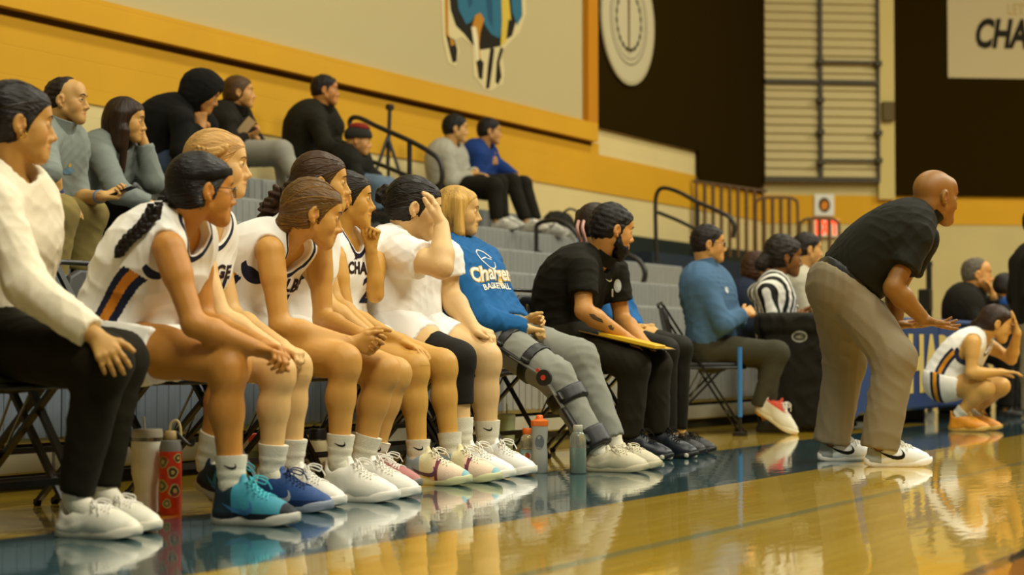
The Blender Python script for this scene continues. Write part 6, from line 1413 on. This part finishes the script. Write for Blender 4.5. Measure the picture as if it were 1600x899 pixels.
    z1 = PZ(1452, 410, 19)[2]; MB().tube([b, b+UZ*z1], .03, 8).build('pole', BLK, r4, True); MB().box(PZ(1446, 486, 19)-A3(.06, .06, .0), PZ(1446, 452, 19)+A3(.06, .06, 0), .01).build('case', BLK, r4); MB().bar(PZ(1434, 414, 19), PZ(1456, 412, 19), .05, .05, (0, 0, 1)).build('arm', BLK, r4)
def crouching_player():
    h = Human('player in white jersey crouching at the sideline with one hand on her forehead', PU(1500, 600, 12.85), FAC,
              dict(pelvis=(1478, 596), mid=(1492, 562), neck=(1532, 530), head=(1556, 508), rsh=(1520, 536, -.16), rel=(1517, 584, -.2), rwr=(1565, 582, -.08), lel=(1580, 562, .18), lwr=(1590, 520, .03),
                   rkn=(1542, 608, -.10), lkn=(1566, 604, .12), ran=(1496, 650, -.10), lan=(1516, 650, .12)), w=.98, skin='D09A52', head=(0, 14, 0), hs=1.0, near=1)
    h.skin_mesh(hands=[dict(sd='r', D=nrm(CR), N=nrm(-UZ), pose='rest'), dict(sd='l', D=nrm(UZ-CR*.2), N=nrm(-CR+CF*.2), pose='flat')])
    h.top('jersey', jersey_mat(0, orange='D0881C'), kind='jersey', inf=.018, hem=-.03, amp=.005, seed=161, neck=(.060, .035, .028), attrs={'q': stripe_q(h, .0)}, hemr=.02)
    h.pants('shorts', bands('shorts_cloth', WHITE, [('q', -.034, .034, NAVY), ('q', -.013, .013, 'D8931F')], .75, .1, 500), kind='shorts', end=.40, r=(.106, .098), amp=.006, seed=59, waist=.14, seat=.02, attrs={'q': lambda V: np.where(np.abs(V@h.S-h.c0) > .08, (V-h.J['pelvis'])@FAC+.02, 9.)})
    h.hair(multi(cap(.012, .012), chain([h.hw(-.09, 0, .01), (1524, 508, 0), (1508, 524, 0), (1498, 534, 0)], [.04, .03, .022, .008])), '2E1C0C')
    V, Q = h.topVQ; decal('jersey_lettering', flatmesh('CHARGE', size=.07, bold=.002, cell=.03), h.sp(.68), h.S, h.tg(.68), bvh(V, Q), mat('print_maroon', '2C1A2A', .7), h.top_o, n=h.fr(.68))
    for sd in 'rl': h.shoe(sd, 'bball', (mat('shoe_amber', 'E08E10', .5, bump=.1), mat('sole_amber', 'D8A848', .5), mat('lace_gold', 'D8A83C', .7)), yaw=2, L=1.0, label='amber basketball shoe'); h.sock(sd, mat('sock_white', 'E4DCC4', .95), .06)
def right_edge_people():
    person_simple('grey haired man in black jacket resting his cheek on his hand behind the table end', PU(1523, 500, 15.9), FAC,
        dict(pelvis=(1512, 540), mid=(1508, 495), neck=(1513, 462), head=(1527, 431), rsh=(1506, 474, -.18), rel=(1530, 512, -.2), rwr=(1556, 492, -.1), lel=(1556, 505, .14), lwr=(1552, 462, .0), rkn=(1570, 560, -.1), ran=(1572, 640, -.1)), CLOTH('jacket_black', '14120C'), mat('trouser_black', '14120B', .85), cap(.007, .006, hl=(.080, -.01, .075, .125)), '5A5040', skin='C88C4C', head=(-6, 0, 0), hs=1.14, w=1.25, coll=True, seed=171, hands=[dict(sd='l', D=nrm(UZ-CR*.4), N=nrm(-CR), pose='rest')], tk=dict(brow='5A5040'))
    person_simple('dark haired person holding a blue cap at the far end of the table', PU(1560, 500, 16.6), FAC,
        dict(pelvis=(1558, 540), mid=(1556, 505), neck=(1560, 476), head=(1572, 452), rsh=(1556, 488, -.16), rel=(1566, 520, -.2), rwr=(1592, 510, -.1), rkn=(1600, 560, -.1), ran=(1600, 640, -.1)), CLOTH('jacket_black', '14120C'), mat('trouser_black', '14120B', .85), cap(.014, .014), '1A1108', sex='f', skin='B87C3C', head=(10, 10, 0), hs=1.0, seed=181)
    p = PU(1580, 476, 15.9); c_ = MB(); prof = [(.095*math.cos(a), .08*math.sin(a)) for a in np.linspace(0, 1.5, 8)]
    o = c_.lathe([(r, z) for r, z in prof], p, 20).box(p+A3(-.03, -.17, -.0), p+A3(.09, -.06, .012), .005).mesh('cap', True); oo = obj('cap', o, mat('cap_blue', '1E4C8C', .7)); tag(oo, 'bright blue cap beside the crouching player\'s hand', 'cap')
    B = PZ(1612, 500, 14.6)
    h = Human('person in black top and khaki trousers standing cut off at the right edge', B, CR,
              dict(pelvis=(1612, 515), neck=(1614, 392), head=(1622, 352), rsh=(1612, 408, -.19), rel=(1610, 462, -.22), rwr=(1616, 510, -.15), rkn=(1612, 585, -.08), lkn=(1618, 583, .1), ran=(1610, 645, -.08), lan=(1616, 640, .1)), sex='m', w=1.0, skin='C08A4C', near=0)
    h.skin_mesh(); h.top('top', CLOTH('jacket_black', '14120C'), kind='long', inf=.026, hem=-.06, slv=1.9, seed=191); h.pants('trousers', mat('khaki_grey', '80745A', .85), end=.98, r=(.1, .085, .08, .07)); h.hair(cap(.01, .014), '1A1108'); lower(h, 0, 'low', kit('6A5A40', '8A8068', '6A5A40'), (0, 0), 1.1, None)
# ------------------------------------------------------------------ spectators
def row_z(v): k = max(0, min(6, int((v-V0)/DV))); return Z0+k*DZ
def spectators():
    gy = mat('quarter_zip_grey', '848A80', .85, bump=.15, scale=400)
    h = person_simple('balding spectator in grey quarter zip and khakis looking up from his phone', U(7.6), FAC,
        dict(pelvis=(54, 322), mid=(62, 262), neck=(86, 206), head=(104, 160), rsh=(66, 226, -.19), lsh=(108, 224, .16), rel=(76, 270, -.24), rwr=(92, 308, -.16), lel=(122, 312, .16), lwr=(160, 307, .04),
             rkn=(94, 334, -.26), lkn=(140, 336, .14), ran=(82, 440, -.26), lan=(124, 425, .14)), gy, CLOTH('khaki_tan', '85733E'), lambda s, f: cap(.006, .004, hl=(.078, -.0, .092, .130), nape=-.06)(s, f), '22160A', head=(-4, 0, 0), hs=1.02, slv=1.15, w=1.04, coll=True, skin='CB9656', seed=201, legr=(.108, .092, .086, .070), tk=dict(brow='22160A'), topname='quarter_zip', near=2,
        hands=[dict(sd='r', D=nrm(CR*.8-UZ*.5), N=nrm(-UZ-CR*.4), pose='rest'), dict(sd='l', D=nrm(CR), N=nrm(UZ*.8-CR*.2-CF*.3), pose='grip')], ground='auto', shoes=('low', kit('2A2416', '2A2416', '2A2416'), 1.05, 'dark shoe'))
    for sd, c_ in (('r', '2A3A6A'), ('l', '7A8AA0')):
        w_, e_ = h.J[sd+'wr'], h.J[sd+'el']; n_ = nrm(e_-w_); c = w_+n_*.03; MB().tube([c-n_*.012, c+n_*.012], .036, 16).build('wristband', mat('band_'+c_, c_, .5), h.root, True)
    V, Q = h.topVQ; tr = bvh(V, Q); decal('chest_emblem', flatmesh(polys=[[(-.045, -.01), (0, .02), (.045, .0), (.03, -.02), (-.02, -.025)]], cell=.02), h.sp(.64)+h.S*.02, h.S, h.tg(.64), tr, mat('emblem_blue', '6A8A9C', .7), h.top_o, n=h.fr(.64)); decal('chest_emblem', flatmesh(polys=[disc(.012, 0, 10)], cell=.02), h.sp(.70)+h.S*.02, h.S, h.tg(.64), tr, mat('emblem_gold', 'C8A84C', .7), h.top_o, n=h.fr(.64))
    p = h.J['lwr']+CR*.10+UZ*.02; ph = MB(); ax = nrm(CR*.9+UZ*.32-CF*.2); M = Matrix(((ax[0], CF[0], 0, 0), (ax[1], CF[1], 0, 0), (ax[2], 0, 1, 0), (0, 0, 0, 1)))
    rt = empty('phone', p, 'dark phone held by the balding spectator', 'phone'); ORG[rt.name] = p
    up = nrm(np.cross(ax, CF)); up = up if up[2] > 0 else -up; s2 = nrm(np.cross(up, ax)); MM = Matrix(((ax[0], s2[0], up[0], p[0]), (ax[1], s2[1], up[1], p[1]), (ax[2], s2[2], up[2], p[2]), (0, 0, 0, 1)))
    MB().box((-.075, -.037, 0), (.075, .037, .008), .003, MM).build('case', mat('phone_black', '15140F', .3), rt); MB().box((-.070, -.033, .008), (.070, .033, .0095), .0, MM).build('screen', mat('phone_glass', '1E2220', .05), rt)
    person_simple('woman in grey sweatshirt with long brown hair resting her cheek on her hand', U(8.35), FAC,
        dict(pelvis=(150, 328), mid=(146, 282), neck=(180, 226), head=(196, 190), rsh=(160, 246, -.17), rel=(184, 300, -.22), rwr=(236, 320, -.08), lel=(240, 284, .16), lwr=(224, 220, .10),
             rkn=(222, 338, -.08), lkn=(240, 336, .12), ran=(196, 420, -.08), lan=(215, 420, .12)), CLOTH('sweat_blue_grey', '7A8078'), CLOTH('jeans_dark', '14130F'), lambda s, f: [cap(.013, .013, ears=False)(s, f)] and [f.rc(s.hw(-.03, sg*.065, .03), s.hw(-.02, sg*.075, -.14), .040, .034, k=.04) for sg in (-1, 1)] and [f.rc(s.hw(.012, -.082, -.06), s.hw(.02, -.075, -.28), .026, .016, k=.03), f.rc(s.hw(-.06, 0, -.02), s.hw(-.10, 0, -.22), .06, .04, k=.05)], '2A1A0A', sex='f', head=(6, 6, 0), hs=1.0, skin='CE9652', seed=211, flow='long', tk=dict(brow='22160A'), topname='sweatshirt', near=2, r0=.070, r1=.064,
        hands=[dict(sd='r', D=nrm(CR), N=nrm(-UZ), pose='rest'), dict(sd='l', D=nrm(UZ-CR*.1), N=nrm(-CR), pose='fist')], w=1.1)
    bk = CLOTH('hoodie_black', '121318', .95)
    def hood(s, f): f.ell(s.hw(-.022, 0, .042), s.HR, (.142, .106, .128), .03); f.rc(s.hw(.03, 0, .10), s.hw(.07, 0, .11), .055, .030, k=.04); f.rc(s.hw(-.06, 0, -.04), s.J['neck'], .085, .09, k=.05); f.ell(s.hw(.105, 0, -.03), s.HR, (.075, .070, .105), .01, 's')
    h = person_simple('spectator hunched in a black hoodie with the hood up, chin on hand', U(10.1), FAC,
        dict(pelvis=(262, 258), mid=(252, 212), neck=(296, 172), head=(316, 148), rsh=(284, 188, -.17), rel=(282, 236, -.2), rwr=(316, 198, -.04), lel=(302, 238, .16), lwr=(322, 196, .04), rkn=(318, 266, -.1), lkn=(330, 264, .1), ran=(300, 340, -.1), lan=(312, 338, .1)),
        bk, CLOTH('jeans_blue', '3A4658'), None, '1A1108', sex='m', head=(4, 22, 0), hs=1.0, skin='B87A3C', seed=221, topname='hoodie', near=1, w=1.12, inf=.034, hands=[dict(sd='r', D=nrm(UZ*.8-CR*.1), N=nrm(CF-CR*.2), pose='fist')])
    f = Field(); hood(h, f); h.cloth('hood', f, bk, .009, .005, 7)
    h = person_simple('woman in dark jacket and grey trousers sitting with crossed legs, reading her phone', U(11.55), FAC,
        dict(pelvis=(352, 240), mid=(344, 212), neck=(366, 178), head=(374, 147), rsh=(356, 192, -.16), rel=(360, 226, -.2), rwr=(388, 214, -.05), rkn=(440, 236, -.05), ran=(462, 276, -.05), lkn=(442, 244, .08), lan=(446, 300, .08)), CLOTH('jacket_brown_black', '18150F'), CLOTH('trouser_grey', '8C887A'), multi(cap(.016, .016, ears=False), chain([(366, 150, 0), (364, 164, 0)], [.085, .07])), '4A3010', sex='f', head=(10, -4, 0), hs=1.0, skin='C48A4C', seed=231, near=1, w=1.05, inf=.036, coll=True,
        hands=[dict(sd='r', D=nrm(CR*.7+UZ*.4), N=nrm(UZ-CF*.5), pose='grip')], ground='auto', shoes=('low', kit('1A1810', '1A1810', '1A1810'), .95, 'black shoe'))
    p = h.J['rwr']+CR*-.02+UZ*.05; o = MB().bar(p-CR*.06-UZ*.05, p+CR*.05+UZ*.08, .07, .008, CF).mesh('phone'); oo = obj('phone', o, mat('phone_case_tan', 'B09060', .5)); tag(oo, 'tan cased phone held up by the woman in the dark jacket', 'phone')
    person_simple('man in dark zip jacket with short dark hair on the top row', U(12.9), FAC,
        dict(pelvis=(484, 252), mid=(480, 212), neck=(500, 176), head=(508, 143), rsh=(494, 190, -.18), rel=(510, 230, -.2), rwr=(542, 236, -.05), lel=(520, 228, .18), lwr=(548, 232, .05), rkn=(560, 256, -.1), lkn=(566, 252, .12), ran=(560, 320, -.1), lan=(566, 318, .12)), CLOTH('jacket_olive_black', '1B1A12'), CLOTH('trouser_black2', '17150F'), cap(.010, .013, nape=-.06), '1C120A', head=(6, 0, 0), hs=1.0, skin='B8783C', seed=241, coll=True, inf=.034, w=1.05,
        hands=[dict(sd='r', D=nrm(CR), N=nrm(-UZ), pose='rest')])
    h = person_simple('child in a dark beanie with red trim beside the man in the dark zip jacket', U(12.75), FAC,
        dict(pelvis=(548, 286), mid=(546, 262), neck=(552, 244), head=(560, 222), rsh=(548, 252, -.12), rel=(556, 274, -.14), rwr=(572, 284, -.05), rkn=(590, 290, -.07), ran=(588, 330, -.07)), CLOTH('coat_black', '14140F'), CLOTH('jeans_child', '5A6A78'), None, '1A1108', sex='f', head=(0, 6, 0), hs=.92, skin='C48A50', seed=251, w=.75, inf=.03)
    f = Field(); f.ell(h.hw(-.008, 0, .055), h.HR, (.112, .090, .085), .01); f.rc(h.hw(.03, 0, .142), h.hw(-.03, 0, .142), .022, k=.02); f.cut(h.hw(.02, 0, .028), -h.HR[2]+h.HR[0]*.15); h.cloth('beanie', f, bands('beanie_knit', '2A2822', [('z', -99, 99, '2A2822')], .95, .6, 200), .010, 0, 9)
    f = Field(); f.ell(h.hw(-.004, 0, .118), h.HR, (.086, .074, .045), .01); f.cut(h.hw(0, 0, .112), -h.HR[2]); h.cloth('beanie_crown', f, mat('knit_red', '7A2418', .95), .010, 0, 9)
    person_simple('boy in pale grey sweater leaning on his knees at the end of the top row', U(15.1), FAC,
        dict(pelvis=(704, 290), mid=(696, 262), neck=(702, 232), head=(712, 203), rsh=(698, 242, -.16), rel=(706, 284, -.18), rwr=(738, 272, -.02), lel=(728, 276, .16), lwr=(744, 268, .05), rkn=(772, 290, -.08), lkn=(780, 286, .12), ran=(776, 345, -.08), lan=(786, 342, .12)), CLOTH('sweater_grey', 'A09C8A'), CLOTH('trouser_black2', '17150F'), cap(.016, .018, nape=-.05), '14100A', head=(8, 2, 0), hs=1.02, skin='C89458', seed=261, topname='sweater', hands=[dict(sd='r', D=nrm(CR), N=nrm(-UZ), pose='rest')], ground='auto', shoes=('court', kit('A8A494', 'A8A494'), 1., 'pale sneaker'))
    person_simple('young man in royal blue jacket with hands together beside the boy in grey', U(15.75), FAC,
        dict(pelvis=(752, 290), mid=(744, 262), neck=(754, 232), head=(765, 207), rsh=(748, 244, -.17), rel=(744, 280, -.2), rwr=(762, 256, .0), lel=(788, 266, .16), lwr=(806, 276, .12), rkn=(800, 284, -.08), lkn=(818, 288, .14), ran=(822, 346, -.08), lan=(838, 346, .14)), CLOTH('jacket_royal', '16346E'), CLOTH('trouser_black2', '17150F'), cap(.014, .016, nape=-.05), '140F0A', head=(8, 2, 0), hs=1.0, skin='C08850', seed=271, hands=[dict(sd='r', D=nrm(CR+UZ*.4), N=nrm(CF), pose='fist'), dict(sd='l', D=nrm(CR), N=nrm(-UZ), pose='rest')], ground='auto', shoes=('court', kit('B4AC98', 'B4AC98'), 1.05, 'pale sneaker'))
    # bag and sneakers left on the row
    c = PV(872, 366, 8.12); c[2] = 1.75; rt = empty('backpack', (c[0], c[1], 1.62), 'black backpack lying on the bleacher row behind the blonde woman', 'bag'); ORG[rt.name] = A3(c[0], c[1], 1.62); f = Field(); f.ell(c, np.eye(3), (.24, .14, .13), .01); f.ell(c+A3(-.05, -.1, -.02), np.eye(3), (.14, .08, .09), .03)
    V, Q = f.mesh(.015); N = vnormals(V, Q); V = V+N*(folds(V, 3, (.1, .2))*.02)[:, None]; obj('bag_body', mesh_of('bag_body', V-ORG[rt.name], Q), mat('bag_black', '17160F', .7), rt)
    MB().tube(spline([c+A3(-.15, -.1, .08), c+A3(-.1, -.18, .14), c+A3(.05, -.2, .1), c+A3(.15, -.12, .06)], 5), .012, 6).build('strap', mat('bag_strap', '3A3A34', .7), rt, True)
    for i, (px, py) in enumerate(((846, 384), (866, 382))):
        q = PV(px, py, 7.93); q[2] = 1.612; r2 = empty('sneaker', q, ('pale grey sneaker left of its mate in front of the backpack', 'pale grey sneaker directly under the backpack, right of its mate')[i], 'shoe', 'sneakers beside the backpack'); ORG[r2.name] = q
        s_ = put_shoe('low', kit('9A968A', 'B4AE9C'), r2, Matrix.Rotation(-.6+i*.3, 4, 'Z') @ Matrix.Rotation(.5, 4, 'X'), 'pale grey sneaker'); s_.name = 'shoe_upper'
for fn in (bench_sweatshirt, bench_glasses, bench_blonde_braid, bench_clasped, bench_curly, bench_fist, bench_knee_sleeve, hoodie_woman, black_polo_man, clip_hair_woman, coach, scorers_table, table_people, crouching_player, right_edge_people, spectators): fn()
